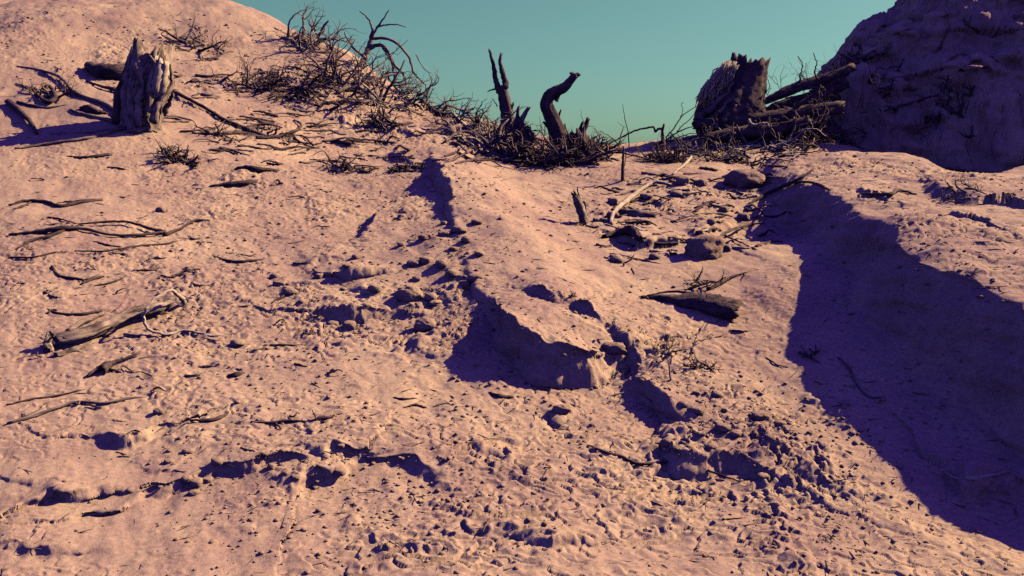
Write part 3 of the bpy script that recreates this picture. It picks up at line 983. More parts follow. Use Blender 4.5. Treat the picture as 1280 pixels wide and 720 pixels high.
BR = [
    ('wide tangled heap of dead brush high on the left hillside near the skyline', 450, 116, 130, 44, 46, 'mid', 1, 1.8),
    ('dark matted brush heap at the left end of the hillside thicket', 385, 122, 95, 20, 26, 'dark', 2, 1.8),
    ('round dark clump of dead brush below the hillside thicket', 478, 160, 40, 20, 26, 'dark', 3, 1.8),
    ('loose brush lying on the skyline slope under the drooping branches', 525, 136, 90, 18, 31, 'mid', 104, 1.7),
    ('sparse wiry brush on the sand right of the broad weathered stump', 300, 108, 60, 22, 12, 'dark', 5),
    ('pale twiggy root tangle beside the hooked branch on the crest', 586, 160, 70, 26, 18, 'mid', 6, 2.2),
    ('brush tangle on the crest just left of the split stump', 616, 180, 80, 26, 22, 'mid', 7, 2.4),
    ('dense black root tangle around the feet of the split stump', 655, 202, 84, 26, 30, 'dark', 8, 2.4),
    ('dense black root tangle under the curved dead trunk', 702, 204, 90, 30, 36, 'dark', 9, 2.4),
    ('bristling dark brush at the right edge of the jagged stump', 752, 198, 60, 22, 22, 'dark', 10, 2.0),
    ('rounded dark tuft of brush at the foot of the upright broken post', 833, 202, 50, 22, 60, 'dark', 11, 1.4),
    ('brush heap behind the rounded tuft, under the thin skyline shoots', 875, 188, 80, 18, 22, 'mid', 12, 1.9),
    ('sunlit litter of split branches below the flat dark log', 935, 182, 110, 20, 36, 'mid', 13, 2.2),
    ('dark brush heap at the left foot of the shaded bank', 990, 176, 90, 26, 26, 'dark', 14, 2.2),
    ('flat dark brush on the sand left of the ridge prow', 905, 200, 70, 14, 20, 'dark', 15, 2.0),
    ('shaggy brush lying on the ridge top under the shaded bank', 1215, 238, 70, 8, 16, 'dark', 16),
    ('small dark matted brush clump in the middle of the left slope', 222, 202, 50, 14, 26, 'dark', 17, 1.9),
    ('flat black brush mat at the upper left of the sand tongue', 512, 212, 44, 10, 26, 'dark', 18, 1.8),
    ('flat brush mat on the slope left of the sand tongue', 432, 214, 54, 10, 24, 'dark', 19, 1.8),
    ('thin spiky brush growing in the hollow right of the sand tongue', 880, 356, 60, 18, 10, 'dark', 20),
    ('fine upright dry brush in the sand below the bark slab', 830, 442, 26, 34, 10, 'mid', 21),
    ('small dark dry tuft right of the upright dry brush', 878, 460, 34, 16, 16, 'dark', 22),
    ('little dry tuft standing at the foot of the upright twig near the ridge shadow', 1010, 448, 24, 10, 8, 'dark', 23),
    ('small dark mat of twigs in the upper left corner by the stump roots', 62, 118, 50, 18, 14, 'dark', 24),
    ('thin litter of twigs at the foot of the hillside right of the broad stump', 275, 172, 50, 8, 17, 'dark', 25),
    ('small fallen brush by the thin curved branches on the left slope', 340, 168, 60, 10, 12, 'dark', 26),
    ('little dry bush on the tongue of sand near the dug hollow', 715, 372, 16, 10, 6, 'dark', 27),
    ('thin brush caught on the crest between the post and the big trunk', 850, 178, 40, 10, 12, 'mid', 28),
    ('dense dark brush heap filling the space between the massive trunk and the bank', 985, 168, 90, 46, 40, 'dark', 33, 2.4),
    ('dead brush right of the broad weathered stump, halfway to the hillside thicket', 335, 108, 70, 18, 24, 'dark', 34, 1.7),
    ('low dry brush at the top of the left hill above the weathered stump', 250, 62, 80, 16, 22, 'dark', 35, 1.6),
    ('dry brush clump on the hilltop skyline left of the bare shrub', 375, 56, 70, 22, 26, 'mid', 36, 1.8),
    ('dark brush hanging on the upper left shoulder of the shaded bank', 1055, 112, 60, 18, 26, 'dark', 29, 2.2),
    ('tangled roots jutting from the middle of the shaded bank', 1085, 158, 80, 16, 22, 'dark', 30, 2.0),
    ('matted brush at the base of the shaded bank behind the ridge', 1030, 172, 70, 18, 30, 'dark', 31, 2.0),
    ('small root tangle in the far right of the shaded bank', 1190, 150, 70, 14, 14, 'dark', 32, 1.8),
]
for lab, u, v, w, h, nst, mt, sd_, *rr in BR:
    brush('dead_brush', lab, u, v, w, h, nst, mt, sd_, None, 2 if w > 40 else 1, up=0.9 if h > w * .3 else 0.35, rad=rr[0] if rr else (1.3 if w > 30 else 1.0))

# --- bare shrub on the hilltop whose branches hang over the skyline
t = thing('bare_shrub', loc_of(452, 84), 'bare leafless shrub on the hilltop with pale branches drooping over the skyline', 'shrub')
D = t.location.y
mb = MB()
stick(mb, pin([(452, 88), (456, 72), (462, 56), (466, 40)], D), 8, 5, 9, rough=.12, wob=.5)
mb.build('stem', M['mid'], t)
for pp, a, b in [([(461, 62), (474, 56), (486, 66), (491, 84), (494, 104)], 4.5, 2), ([(462, 58), (480, 58), (494, 82), (505, 94), (508, 108), (515, 117), (522, 120)], 5, 1.5), ([(508, 103), (500, 109), (493, 111)], 2.2, 1),
                 ([(464, 48), (490, 50), (510, 70), (518, 92), (526, 100), (532, 107), (531, 118)], 4, 1.2), ([(516, 90), (513, 96), (511, 102)], 1.6, .8), ([(466, 42), (462, 26), (450, 14)], 3.5, 1.2), ([(465, 45), (476, 28), (486, 12)], 3.5, 1.2),
                 ([(456, 72), (440, 58), (430, 40)], 4, 1.4), ([(520, 68), (530, 86), (540, 92)], 1.5, .6), ([(478, 60), (488, 76), (500, 96)], 2, .8), ([(455, 76), (438, 88), (425, 104), (424, 124), (429, 138)], 4, 2),
                 ([(470, 34), (490, 30), (508, 34)], 2.4, 1)]:
    mb = MB()
    stick(mb, pin([(x, y, -.1 - .02 * i) for i, (x, y) in enumerate(pp)], D), a, b, 7, rough=.12, wob=.4)
    mb.build('branch', M['mid'], t)

# --- thin branches against the sky in the dip of the crest
t = thing('broken_branch', loc_of(829, 188), 'dark upright broken post with a thin arching branch reaching left on the crest', 'branch')
D = t.location.y
for pp, a, b in [([(829, 192), (829, 176), (828, 164), (830, 155)], 6, 2.5), ([(829, 162), (823, 161), (819, 165), (817, 159), (808, 160), (795, 163), (784, 168), (772, 174), (758, 181)], 3.2, 1.6),
                 ([(828, 178), (822, 181), (815, 183)], 4, 2)]:
    mb = MB()
    stick(mb, pin(pp, D), a, b, 8, rough=.16, wob=.3)
    mb.build('branch', M['dark'], t)
t = thing('thin_shrub', loc_of(832, 184), 'wispy bare shoots fanning right from the broken post towards the big trunk', 'shrub')
D = t.location.y
for pp, a, b in [([(832, 186), (833, 172), (842, 161), (850, 148), (862, 138), (878, 130)], 2.2, .8), ([(850, 148), (853, 138), (852, 130), (855, 128)], 1, .5), ([(834, 174), (846, 166), (860, 160), (876, 156)], 2.2, 1),
                 ([(834, 178), (850, 171), (864, 167), (878, 168)], 1.6, .8), ([(846, 165), (852, 158), (862, 150), (872, 138), (882, 130)], 1.4, .6), ([(836, 180), (846, 175), (852, 178), (858, 172)], 1.2, .6)]:
    mb = MB()
    stick(mb, pin(pp, D), a, b, 5, rough=.1, wob=.4)
    mb.build('shoot', M['dark'], t)
for lab, pp, a, b, mt in [
    ('tall thin upright twig against the sky left of the arching branch', [(786, 190, 0), (785, 168, 22), (780, 148, 42), (777, 132, 58)], 1.6, .6, 'dark'),
    ('dark upright stick planted in the sand below the arching branch', [(778, 226, 0), (778, 206, 20), (779, 184, 42)], 5, 2.5, 'dark'),
    ('curved pale stick leaning from the crest left of the thin upright twig', [(776, 188, 0), (770, 178, 10), (762, 171, 17), (750, 165, 24)], 2, 1, 'mid'),
]:
    mb = MB()
    stick(mb, pp, a, b, 6, rough=.15, wob=.3)
    tag(mb.build('twig', M[mt]), lab, 'twig')
# fine twigs over the topmost log
t = thing('thin_shrub', Vector(at(985, 112, 13.5)), 'fine leafless twigs sprouting above the topmost log of the heap', 'shrub')
r = random.Random(12)
mb = MB()
for k in range(16):
    u0 = r.uniform(948, 1040)
    v0 = 118 - (u0 - 948) * .26
    grow(mb, at(u0, v0 + 4, 13.5), (r.uniform(-.5, .5), r.uniform(-.2, .2), 1), r.uniform(.15, .42), .006, 2, r, .25, (1, 3), .6, 0, 4)
mb.build('twigs', M['dark'], t)

# ------------------------------------------------------------------ driftwood lying on the slope
def fibre(name, label, cat, specs, mat, wob=.4, sub=None):
    """a piece of dead wood: first path is the body, the rest are branches of it"""
    if len(specs) == 1:
        mb_ = MB()
        pp_, ws_ = specs[0]
        stick(mb_, pp_, 0, 0, 10, widths=ws_, rough=.14, groove=.12, wob=wob, jag0=.01, jag1=.015)
        return tag(mb_.build(name, M[mat]), label, cat)
    pts0 = world_path(specs[0][0])
    t_ = thing(name, Vector(pts0[0][:3]), label, cat)
    for i, (pp_, ws_) in enumerate(specs):
        mb_ = MB()
        big = max(ws_) > 9
        stick(mb_, pp_, 0, 0, 16 if big else 8, max(10, 5 * len(pp_)), widths=ws_, rough=.12, groove=.45 if big else .1, wob=wob, jag0=.03 if big else .01, jag1=.05 if big else .01)
        mb_.build('stem' if i == 0 else 'branch', M[mat if not (sub and i in sub) else sub[i]], t_)
    return t_


fibre('driftwood_log', 'splintered dark log on the left slope with a pale shoot arching over it', 'log',
      [([(60, 432, 3), (75, 428, 5), (105, 421, 7), (135, 407, 8), (165, 396, 8), (195, 388, 7), (212, 380, 6)], [8, 20, 20, 17, 19, 17, 8]),
       ([(62, 440, 0), (60, 430, 8), (64, 416, 18), (70, 420, 16)], [10, 9, 5, 3]),
       ([(85, 416, 6), (100, 404, 6), (122, 396, 3), (138, 388, 0)], [9, 7, 5, 2]),
       ([(70, 444, 2), (95, 437, 2), (118, 428, 2)], [8, 6, 2]),
       ([(285, 420, 0), (262, 419, 1), (230, 416, 2), (205, 419, 3), (187, 413, 8), (180, 399, 20), (184, 386, 34), (195, 374, 42), (207, 366, 46), (216, 363, 40), (224, 370, 22), (231, 379, 2)], [1.5, 2.5, 3, 3.4, 3.6, 3.8, 3.6, 3.6, 3.6, 3.8, 5, 6]),
       ([(155, 420, 1), (170, 421, 1), (192, 422, 0), (205, 426, 0)], [6, 4, 3, 1])], 'grey', wob=.8, sub={4: 'pale', 5: 'mid'})
fibre('driftwood_stick', 'short dark crooked stick with a clubbed end below the splintered log', 'branch',
      [([(172, 442, 5), (155, 449, 5), (140, 455, 5), (128, 464, 3)], [3.5, 3, 6, 14]), ([(140, 455, 4), (132, 458, 3), (116, 468, 3), (106, 474, 0)], [8, 9, 6, 2]), ([(132, 460, 2), (145, 464, 2), (152, 466, 0)], [5, 3, 2])], 'dark')
t = fibre('bark_slab', 'long dark slab of bark on the sand, tapering left with a ragged wide right end', 'bark',
      [([(802, 372, 1), (822, 373, 2), (845, 377, 3), (870, 380, 5), (895, 385, 8), (918, 390, 10)], [4, 7, 13, 19, 24, 26]),
       ([(905, 391, 2), (912, 400, 2), (917, 404, 0)], [8, 5, 2]), ([(900, 380, 14), (915, 378, 16), (925, 378, 16)], [7, 5, 2]), ([(905, 385, 10), (916, 386, 11), (923, 388, 8)], [8, 5, 2]),
       ([(810, 369, 4), (840, 365, 8), (875, 368, 12), (900, 371, 16)], [2, 3, 4, 3])], 'dark', wob=.3)
fibre('driftwood_stick', 'short jagged driftwood standing upright on the tongue of sand', 'branch',
      [([(731, 280, 0), (727, 266, 14), (722, 253, 28), (718, 243, 38)], [8, 10, 9, 6]), ([(727, 262, 17), (724, 248, 32), (721, 234, 46)], [4, 3, 1.2]), ([(732, 276, 2), (731, 262, 16), (730, 254, 24)], [5, 5, 3])], 'grey', wob=.4)
fibre('driftwood_log', 'grey worn log half sunk on the lower right of the dip below the arching branch', 'log',
      [([(771, 266, 1), (790, 267, 3), (805, 269, 2), (819, 271, 1)], [7, 11, 11, 7])], 'grey')
fibre('driftwood_stick', 'pale bent root lying across the dip, highest of the pale pieces', 'root',
      [([(763, 281, 2), (766, 268, 6), (775, 258, 8), (790, 246, 5), (806, 234, 4), (820, 228, 3), (838, 231, 2)], [5, 5, 6, 6, 5, 5, 3])], 'pale')
fibre('driftwood_stick', 'stout pale stub lying at the left edge of the dip', 'root',
      [([(742, 275, 2), (752, 276, 2), (762, 277, 1)], [4, 6, 4])], 'pale')
fibre('driftwood_stick', 'pale diagonal stick under the rounded tuft on the crest', 'branch',
      [([(868, 194, 6), (855, 206, 3), (840, 219, 1)], [3, 4, 2])], 'pale')
fibre('driftwood_stick', 'dark broken limb lying in the dip with its splayed foot in shade', 'branch',
      [([(755, 296, 2), (770, 292, 4), (790, 291, 8), (800, 300, 4)], [5, 8, 12, 8]), ([(792, 292, 4), (797, 300, 2), (800, 312, 0)], [5, 3, 2]), ([(800, 298, 3), (815, 304, 3), (840, 304, 3), (862, 302, 1)], [4, 4, 3, 2])], 'dark')
fibre('driftwood_stick', 'long thin branch running from the dip towards the ridge shadow', 'branch',
      [([(868, 319, 1), (885, 312, 6), (905, 293, 6), (930, 283, 4), (955, 279, 3)], [3, 4, 4, 3, 2]), ([(905, 294, 3), (925, 303, 2), (946, 312, 0)], [3, 2, 1.5])], 'dark')
fibre('driftwood_stick', 'bent branch lying over the shadowed prow of the ridge', 'branch',
      [([(935, 256, 2), (955, 244, 4), (975, 235, 6), (995, 226, 8), (1017, 212, 12)], [3, 5, 5, 5, 2]), ([(990, 229, 2), (1012, 229, 3), (1028, 233, 1), (1038, 239, 0)], [3, 3, 4, 2])], 'dark')
fibre('driftwood_stick', 'dark crooked stick lying on the lit top of the ridge', 'branch',
      [([(1075, 243, 1), (1100, 244, 2), (1115, 243, 3), (1122, 238, 3), (1145, 243, 0)], [2, 4, 5, 4, 2])], 'dark')
fibre('driftwood_stick', 'long bare stick low in the foreground sand right of centre', 'branch',
      [([(735, 560, 1), (752, 565, 1), (775, 572, 2), (800, 581, 2), (838, 581, 1)], [2, 3.5, 4, 4.5, 2])], 'dark')
fibre('driftwood_stick', 'slender root dangling over the lower right crust', 'root',
      [([(885, 588, 3), (905, 596, 4), (925, 602, 1)], [3, 3, 1.5])], 'dark')
fibre('driftwood_stick', 'curved bark strip edging the hollow in the lower right shade', 'bark',
      [([(1180, 590, 4), (1196, 602, 5), (1215, 604, 6), (1240, 599, 5), (1262, 592, 2)], [3, 5, 6, 5, 3])], 'pale')
fibre('driftwood_stick', 'thin branch lying in the deep shade of the ridge', 'branch',
      [([(1048, 448, 1), (1062, 462, 2), (1070, 480, 2), (1085, 496, 1), (1105, 498, 0)], [2, 2.5, 2.5, 3, 1.5]), ([(1000, 442, 1), (1012, 446, 2), (1024, 456, 0)], [4, 5, 2])], 'mid')
fibre('stump_shadow_log', 'dark log shape added as the shadow of the broad weathered stump, on the hillside just behind it', 'log',  # dark log shape added in place of the stump's shadow on the slope
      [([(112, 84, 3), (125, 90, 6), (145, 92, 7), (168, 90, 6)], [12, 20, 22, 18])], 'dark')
TW = [  # label, [(path, widths)...], material
    ('thick curved branch entering from the left edge below the corner roots', [([(10, 128, 3), (25, 139, 4), (38, 152, 4), (47, 168, 1)], [8, 7, 6, 3])], 'dark'),
    ('wavy branch at the left edge above the long forked branches', [([(12, 257, 1), (35, 251, 2), (58, 253, 2), (75, 258, 2), (100, 253, 2), (128, 250, 1)], [3, 4, 4, 5, 5, 4]), ([(18, 262, 0), (30, 257, 2), (40, 252, 1)], [3, 3, 2])], 'dark'),
    ('long forked branch sweeping right across the left slope', [([(12, 294, 1), (45, 291, 2), (75, 286, 4), (105, 287, 4), (140, 294, 3), (175, 294, 3), (206, 291, 2)], [3, 5, 7, 4, 3, 4, 3]),
      ([(98, 281, 2), (130, 279, 4), (160, 278, 5), (185, 285, 4), (206, 292, 2)], [2, 3, 3, 4, 5]), ([(60, 272, 1), (78, 275, 2), (95, 280, 2)], [3, 2, 2]), ([(205, 294, 2), (225, 286, 3), (245, 276, 3), (263, 276, 0)], [5, 3, 3, 1.5]),
      ([(22, 311, 0), (40, 302, 2), (60, 297, 3), (85, 286, 3)], [3, 4, 4, 3])], 'dark'),
    ('thin low twig following just under the long forked branch', [([(95, 314, 1), (130, 314, 1), (170, 309, 1), (205, 306, 1), (235, 298, 0)], [1.5, 2.5, 2.5, 3, 1.5]), ([(118, 303, 0), (135, 307, 1), (152, 309, 0)], [3, 3, 1.5])], 'dark'),
    ('faint twig at the left edge under the long forked branch', [([(12, 322, 1), (40, 322, 1), (65, 317, 1), (85, 315, 0)], [2, 2.5, 2, 1])], 'dark'),
    ('small crooked twig cluster above the splintered log, at mid left', [([(65, 334, 1), (75, 345, 1), (100, 349, 1), (105, 351, 0)], [3, 4, 3, 2]), ([(102, 356, 0), (118, 349, 2), (130, 346, 1)], [3, 5, 2]), ([(118, 358, 0), (145, 352, 1), (160, 344, 0)], [2, 3, 1])], 'dark'),
    ('thin forked stick just above the splintered log', [([(60, 388, 0), (72, 392, 1), (100, 393, 2), (120, 391, 2), (135, 388, 0)], [2, 3, 4, 4, 2])], 'dark'),
    ('short dark stick lying right of the crooked twig cluster', [([(168, 339, 0), (182, 338, 1), (196, 338, 0)], [2, 3, 1.5])], 'dark'),
    ('small looped twig on the open sand left of centre', [([(202, 345, 0), (215, 348, 1), (230, 342, 2), (250, 338, 1)], [2, 3, 2, 1.5]), ([(225, 346, 0), (232, 339, 3), (245, 342, 1)], [1.5, 1.5, 1])], 'dark'),
    ('bowed dark twig on the open slope right of the looped twig', [([(268, 322, 0), (285, 326, 1), (305, 328, 1), (330, 324, 0)], [2, 3.5, 4, 2])], 'dark'),
    ('long weak twig entering the lower left, upper one of two', [([(10, 508, 1), (40, 500, 1), (75, 494, 1), (105, 489, 0)], [2, 3, 3, 2])], 'dark'),
    ('long weak twig entering the lower left, lower one of two', [([(10, 530, 1), (45, 519, 2), (70, 511, 2), (98, 504, 2), (130, 505, 2), (160, 498, 1), (182, 497, 0)], [4, 5, 4, 4, 4, 4, 2])], 'mid'),
    ('long straight thin branch running down the hillside right of the broad stump', [([(218, 115, 2), (238, 126, 3), (262, 138, 3), (285, 152, 3), (308, 162, 2), (335, 172, 0)], [5, 4, 4, 5, 6, 4]), ([(312, 164, 2), (320, 158, 3)], [4, 2])], 'dark'),
    ('flat dark twig under the lower end of the straight hillside branch', [([(240, 167, 1), (270, 168, 1), (305, 167, 1), (330, 172, 0)], [2, 4, 4, 2])], 'dark'),
    ('thin straight stick high on the slope near the flat dark twig', [([(300, 146, 0), (318, 149, 1), (345, 153, 0)], [3, 3, 1.5])], 'dark'),
    ('forked twig lying below the hillside thicket', [([(320, 173, 1), (340, 172, 2), (365, 166, 3), (377, 158, 3), (368, 150, 1)], [3, 3, 4, 3, 1.5]), ([(365, 164, 2), (372, 176, 2), (388, 184, 0)], [3, 2.5, 2]), ([(355, 171, 1), (378, 170, 2), (392, 183, 0)], [2, 2.5, 2])], 'dark'),
    ('short dark stick on the sand below the stump roots', [([(84, 196, 0), (105, 197, 1), (140, 194, 1)], [2, 3, 4])], 'dark'),
    ('thin broken twig right of the short dark stick', [([(135, 210, 0), (150, 211, 1), (160, 213, 0)], [2, 2.5, 1])], 'dark'),
    ('charred flat stick beside the small matted clump on the left slope', [([(262, 234, 0), (285, 231, 2), (310, 229, 2), (322, 226, 0)], [3, 7, 8, 3]), ([(288, 229, 3), (290, 222, 6)], [2, 1])], 'dark'),
    ('wide charred stick just above and right of the flat one', [([(294, 213, 0), (320, 215, 1), (348, 214, 0)], [4, 8, 4])], 'dark'),
    ('black charred stick below the hillside thicket', [([(415, 177, 0), (435, 180, 1), (452, 178, 0)], [4, 6, 3])], 'dark'),
    ('thin twig lying on the sand left of the sand tongue, near the skyline brush', [([(388, 200, 0), (420, 202, 1), (450, 206, 0)], [2, 3, 2])], 'dark'),
    ('hooked bare branch rising from the crest tangle', [([(592, 152, 0), (585, 143, 10), (578, 139, 14), (560, 134, 22), (555, 139, 16)], [4, 3, 3, 3, 3])], 'mid'),
    ('long crossing branch in the crest tangle', [([(555, 178, 1), (575, 166, 8), (598, 170, 7), (615, 186, 2), (625, 198, 0)], [3, 4, 4, 4, 2]), ([(598, 170, 6), (620, 160, 10), (640, 152, 12)], [4, 3, 2])], 'mid'),
    ('dark root spreading left along the crest', [([(528, 126, 4), (545, 140, 3), (560, 145, 2), (580, 151, 0)], [3, 6, 5, 2])], 'dark'),
    ('tiny bent stick on the sand above the large shade', [([(905, 420, 0), (870, 428, 1)], [1.5, 1])], 'dark'),
    ('thin curving upright straw below the bark slab', [([(862, 450, 0), (866, 430, 16), (872, 416, 28), (880, 406, 36)], [1.5, 1.3, 1.2, .7])], 'mid'),
    ('straight thin upright straw left of the curving one', [([(838, 478, 0), (836, 462, 16), (833, 446, 32)], [2.4, 2, 1])], 'mid'),
    ('little forked twig in the sand right of the standing driftwood', [([(780, 330, 0), (788, 325, 8), (793, 318, 14)], [2, 2, 1]), ([(790, 336, 0), (793, 344, 0)], [2, 1])], 'dark'),
    ('thin horizontal twig left of the block of sandstone', [([(785, 322, 1), (805, 326, 1), (825, 330, 0)], [1.5, 2, 1])], 'dark'),
    ('dark twig bundle reaching right above the bark slab', [([(885, 362, 1), (900, 354, 3), (915, 346, 3), (935, 340, 1)], [5, 5, 3, 1.2]), ([(870, 352, 2), (876, 342, 12), (878, 334, 18)], [3, 2, 1])], 'dark'),
    ('short stick lying on the sand right of the bark slab', [([(912, 414, 0), (925, 415, 1), (936, 415, 0)], [2, 3, 1.5])], 'dark'),
    ('small dark stick near the left rim of the ridge shadow', [([(958, 448, 0), (970, 456, 1), (984, 460, 0)], [1.5, 2, 1])], 'dark'),
    ('twig lying in front of the central lip shadow', [([(612, 492, 0), (625, 496, 1), (640, 498, 0)], [3, 6, 3])], 'dark'),
    ('long dark twig on the sand at lower centre left', [([(314, 528, 0), (335, 530, 1), (360, 529, 1), (384, 528, 0)], [2, 4, 5, 2]), ([(345, 529, 1), (352, 538, 0)], [3, 1.5])], 'dark'),
    ('small antler shaped twig right of the long dark one', [([(390, 528, 0), (402, 525, 2), (416, 522, 1)], [3, 6, 2]), ([(396, 526, 1), (391, 515, 8)], [3, 1]), ([(410, 522, 1), (427, 518, 0)], [2, 1.5])], 'dark'),
    ('pair of crossing dark twigs at bottom centre left', [([(492, 497, 0), (505, 500, 1), (520, 499, 0)], [2, 4, 1.5]), ([(505, 512, 0), (518, 507, 1), (532, 511, 0)], [2, 3, 3])], 'dark'),
    ('faint thin twig on the sand above the bottom left break', [([(332, 432, 0), (355, 432, 1), (382, 433, 0)], [2, 3.5, 2])], 'dark'),
    ('short thick twig between the looped twig and the flank of the tongue', [([(340, 380, 0), (352, 372, 1), (368, 366, 0)], [2, 4, 3])], 'dark'),
    ('flat stick near the small round pit in the lower left foreground', [([(238, 527, 0), (258, 526, 1), (276, 523, 1), (285, 516, 0)], [2, 5, 6, 2])], 'dark'),
    ('thin dark stick on the sand above the long weak twigs', [([(232, 472, 0), (245, 470, 1), (252, 468, 0)], [2, 4, 2])], 'dark'),
    ('dark splinter on the sand halfway between log and flank', [([(248, 461, 0), (258, 460, 1), (266, 459, 0)], [2, 4, 1.5])], 'dark'),
    ('leaf shaped dark chip of bark on the mid left sand', [([(285, 472, 0), (294, 469, 1), (305, 467, 0)], [3, 8, 3])], 'dark'),
    ('small arched twig at the top left beneath the corner roots', [([(45, 118, 1), (60, 128, 5), (70, 122, 5), (62, 108, 4), (55, 112, 1)], [4, 5, 5, 4, 3])], 'dark'),
    ('branch parallel to the corner roots, upper left edge', [([(20, 105, 1), (45, 112, 2), (75, 122, 1)], [1.5, 2.5, 1.5])], 'mid'),
    ('thin root lying along the sand left of the broad stump', [([(22, 128, 1), (40, 132, 2), (60, 135, 1), (85, 131, 0)], [3, 3, 3, 2])], 'mid'),
    ('dark forked branch lying just left of the broad stump', [([(108, 102, 1), (125, 108, 3), (145, 113, 3), (156, 122, 0)], [2, 3, 6, 4])], 'dark'),
    ('burnt crust of bark by the roots left of the broad stump', [([(101, 136, 1), (112, 137, 3), (125, 142, 1)], [5, 11, 6]), ([(125, 140, 2), (135, 143, 0)], [5, 3])], 'dark'),
]
for lab, sp, mt in TW:
    fibre('twig' if max(max(w) for _, w in sp) < 5.5 else 'branch', lab, 'branch' if max(max(w) for _, w in sp) >= 5.5 else 'twig', sp, mt)


# loose dead sticks, one object each
def loose(count, box, lab, group, seed, wr, lr, mats, skew=0.25):
    r_ = random.Random(seed)
    for k in range(count):
        u, v = r_.uniform(box[0], box[1]), r_.uniform(box[2], box[3])
        if len(box) > 4 and v < box[4](u):
            continue
        L_ = r_.uniform(*lr)
        a_ = r_.gauss(0, skew) + (math.pi if r_.random() < .5 else 0)
        du, dv = math.cos(a_) * L_, math.sin(a_) * L_ * .5
        h_ = r_.choice((0, 0, 1, 3, 6))
        w_ = r_.uniform(*wr)
        m_ = MB()
        stick(m_, [(u, v, 0.5), (u + du * .35 + r_.gauss(0, 1.5), v + dv * .35 + r_.gauss(0, 1) - h_ * .6, .5 + h_ * .6), (u + du * .7, v + dv * .7 + r_.gauss(0, 1.5) - h_, .5 + h_), (u + du, v + dv - h_ * .5, .5 + h_ * .5)],
              w_, w_ * .4, 6, wob=.35, rough=.2)
        tag(m_.build('dead_stick', M[r_.choice(mats)]), lab, 'stick', group)


loose(100, (225, 545, 92, 212, lambda u: 92 + max(0, u - 465) * .75), 'thin dead stick lying loose among others on the upper left hillside', 'loose sticks on the hillside', 61, (2, 4.5), (14, 50), ['dark', 'dark', 'mid'])
loose(85, (740, 955, 202, 318), 'short dead stick lying loose in the littered dip left of the ridge shadow', 'loose sticks in the dip', 62, (2, 5), (12, 40), ['dark', 'dark', 'mid', 'pale'])
loose(45, (850, 1000, 172, 200, lambda u: 182 - (u - 850) * .08), 'split stick lying loose on the sunlit slope below the fallen logs', 'loose sticks below the logs', 63, (2, 5), (12, 40), ['mid', 'pale', 'dark'])
loose(40, (555, 660, 155, 200, lambda u: 152 + (u - 555) * .15), 'thick dead root lying loose in the crest tangle left of the split stump', 'loose roots on the crest', 64, (2.5, 6), (18, 50), ['mid', 'dark'], .6)
loose(30, (1000, 1150, 95, 190, lambda u: 100), 'dark root hanging out of the shaded bank', 'roots in the shaded bank', 66, (2, 5), (16, 50), ['dark', 'mid'], .7)
loose(50, (20, 420, 215, 600), 'short thin stick lying loose on the open left slope', 'loose sticks on the open slope', 65, (1.6, 3.6), (8, 26), ['dark', 'dark', 'mid'])

# ------------------------------------------------------------------ rocks, clods and litter
def lump(name, label, cat, u, v, w, h, dpt, mat, seed, group=None, blocky=0.0, rot=0.0):
    g = on_ground(u, v)
    s_ = g[1] / F
    r_ = random.Random(seed)
    import bmesh
    bm = bmesh.new()
    bmesh.ops.create_icosphere(bm, subdivisions=4 if w > 20 else 3, radius=1)
    c = np.array([q.co[:] for q in bm.verts])
    if blocky:
        p_ = 2 + 6 * blocky
        nrm = (np.abs(c) ** p_).sum(1) ** (1 / p_)
        c = c / nrm[:, None]
    n_ = 0.22 * fbm(c[:, 0] * 1.5 + seed, c[:, 1] * 1.5 + c[:, 2] * 1.7, 4, seed % 37) + 0.10 * fbm(c[:, 2] * 5 + seed, c[:, 0] * 5 + c[:, 1] * 4, 3, 5)
    c = c * (1 + n_)[:, None]
    c = c * np.array([w / 2 * s_, dpt / 2 * s_, h / 2 * s_])
    ca, sa = math.cos(rot), math.sin(rot)
    c = np.stack([c[:, 0] * ca - c[:, 1] * sa, c[:, 0] * sa + c[:, 1] * ca, c[:, 2]], 1)
    for q, p in zip(bm.verts, c):
        q.co = p
    me_ = bpy.data.meshes.new(name)
    bm.to_mesh(me_)
    bm.free()
    me_.materials.append(M[mat])
    me_.polygons.foreach_set('use_smooth', [True] * len(me_.polygons))
    o = bpy.data.objects.new(name, me_)
    o.location = (g[0], g[1] + dpt / 3 * s_, float(H(g[0], g[1] + dpt / 3 * s_)) + h * 0.20 * s_)
    COL.objects.link(o)
    return tag(o, label, cat, group)


lump('rock', 'angular block of sandstone in the dip left of the ridge shadow', 'rock', 882, 322, 42, 34, 40, 'rock', 3, blocky=.3, rot=.5)
lump('rock', 'low broken rock at the prow of the ridge in shade', 'rock', 935, 236, 46, 26, 40, 'rock', 8, blocky=.15, rot=.3)
lump('clod', 'round crumbly clod on the flank left of the lip shadow', 'clod', 531, 416, 28, 20, 26, 'clod', 5)
lump('clod', 'lumpy clod under the small hollow on the flank of the tongue', 'clod', 512, 378, 34, 24, 26, 'clod', 6)
lump('clod', 'small dark clod standing on the open slope at mid left', 'clod', 200, 266, 12, 10, 10, 'clod', 9)
lump('clod', 'leaning clod by the end of the pale shoot on the left slope', 'clod', 296, 436, 20, 11, 16, 'clod', 10)
lump('clod', 'clod half buried above the lower left pit', 'clod', 197, 520, 14, 10, 10, 'clod', 11)
lump('pebble', 'bright bone pale pebble high on the hillside thicket edge', 'pebble', 466, 100, 9, 6, 6, 'bone', 12)
lump('clod', 'pale upright clod in the crest tangle', 'clod', 563, 170, 14, 16, 10, 'clod', 13)
lump('clod', 'flat slab of crust lying at the tip of the central lip', 'clod', 768, 446, 30, 14, 22, 'clod', 14, blocky=.3)
lump('clod', 'clod on the sand just below the central lip shadow', 'clod', 702, 522, 26, 14, 18, 'clod', 15)
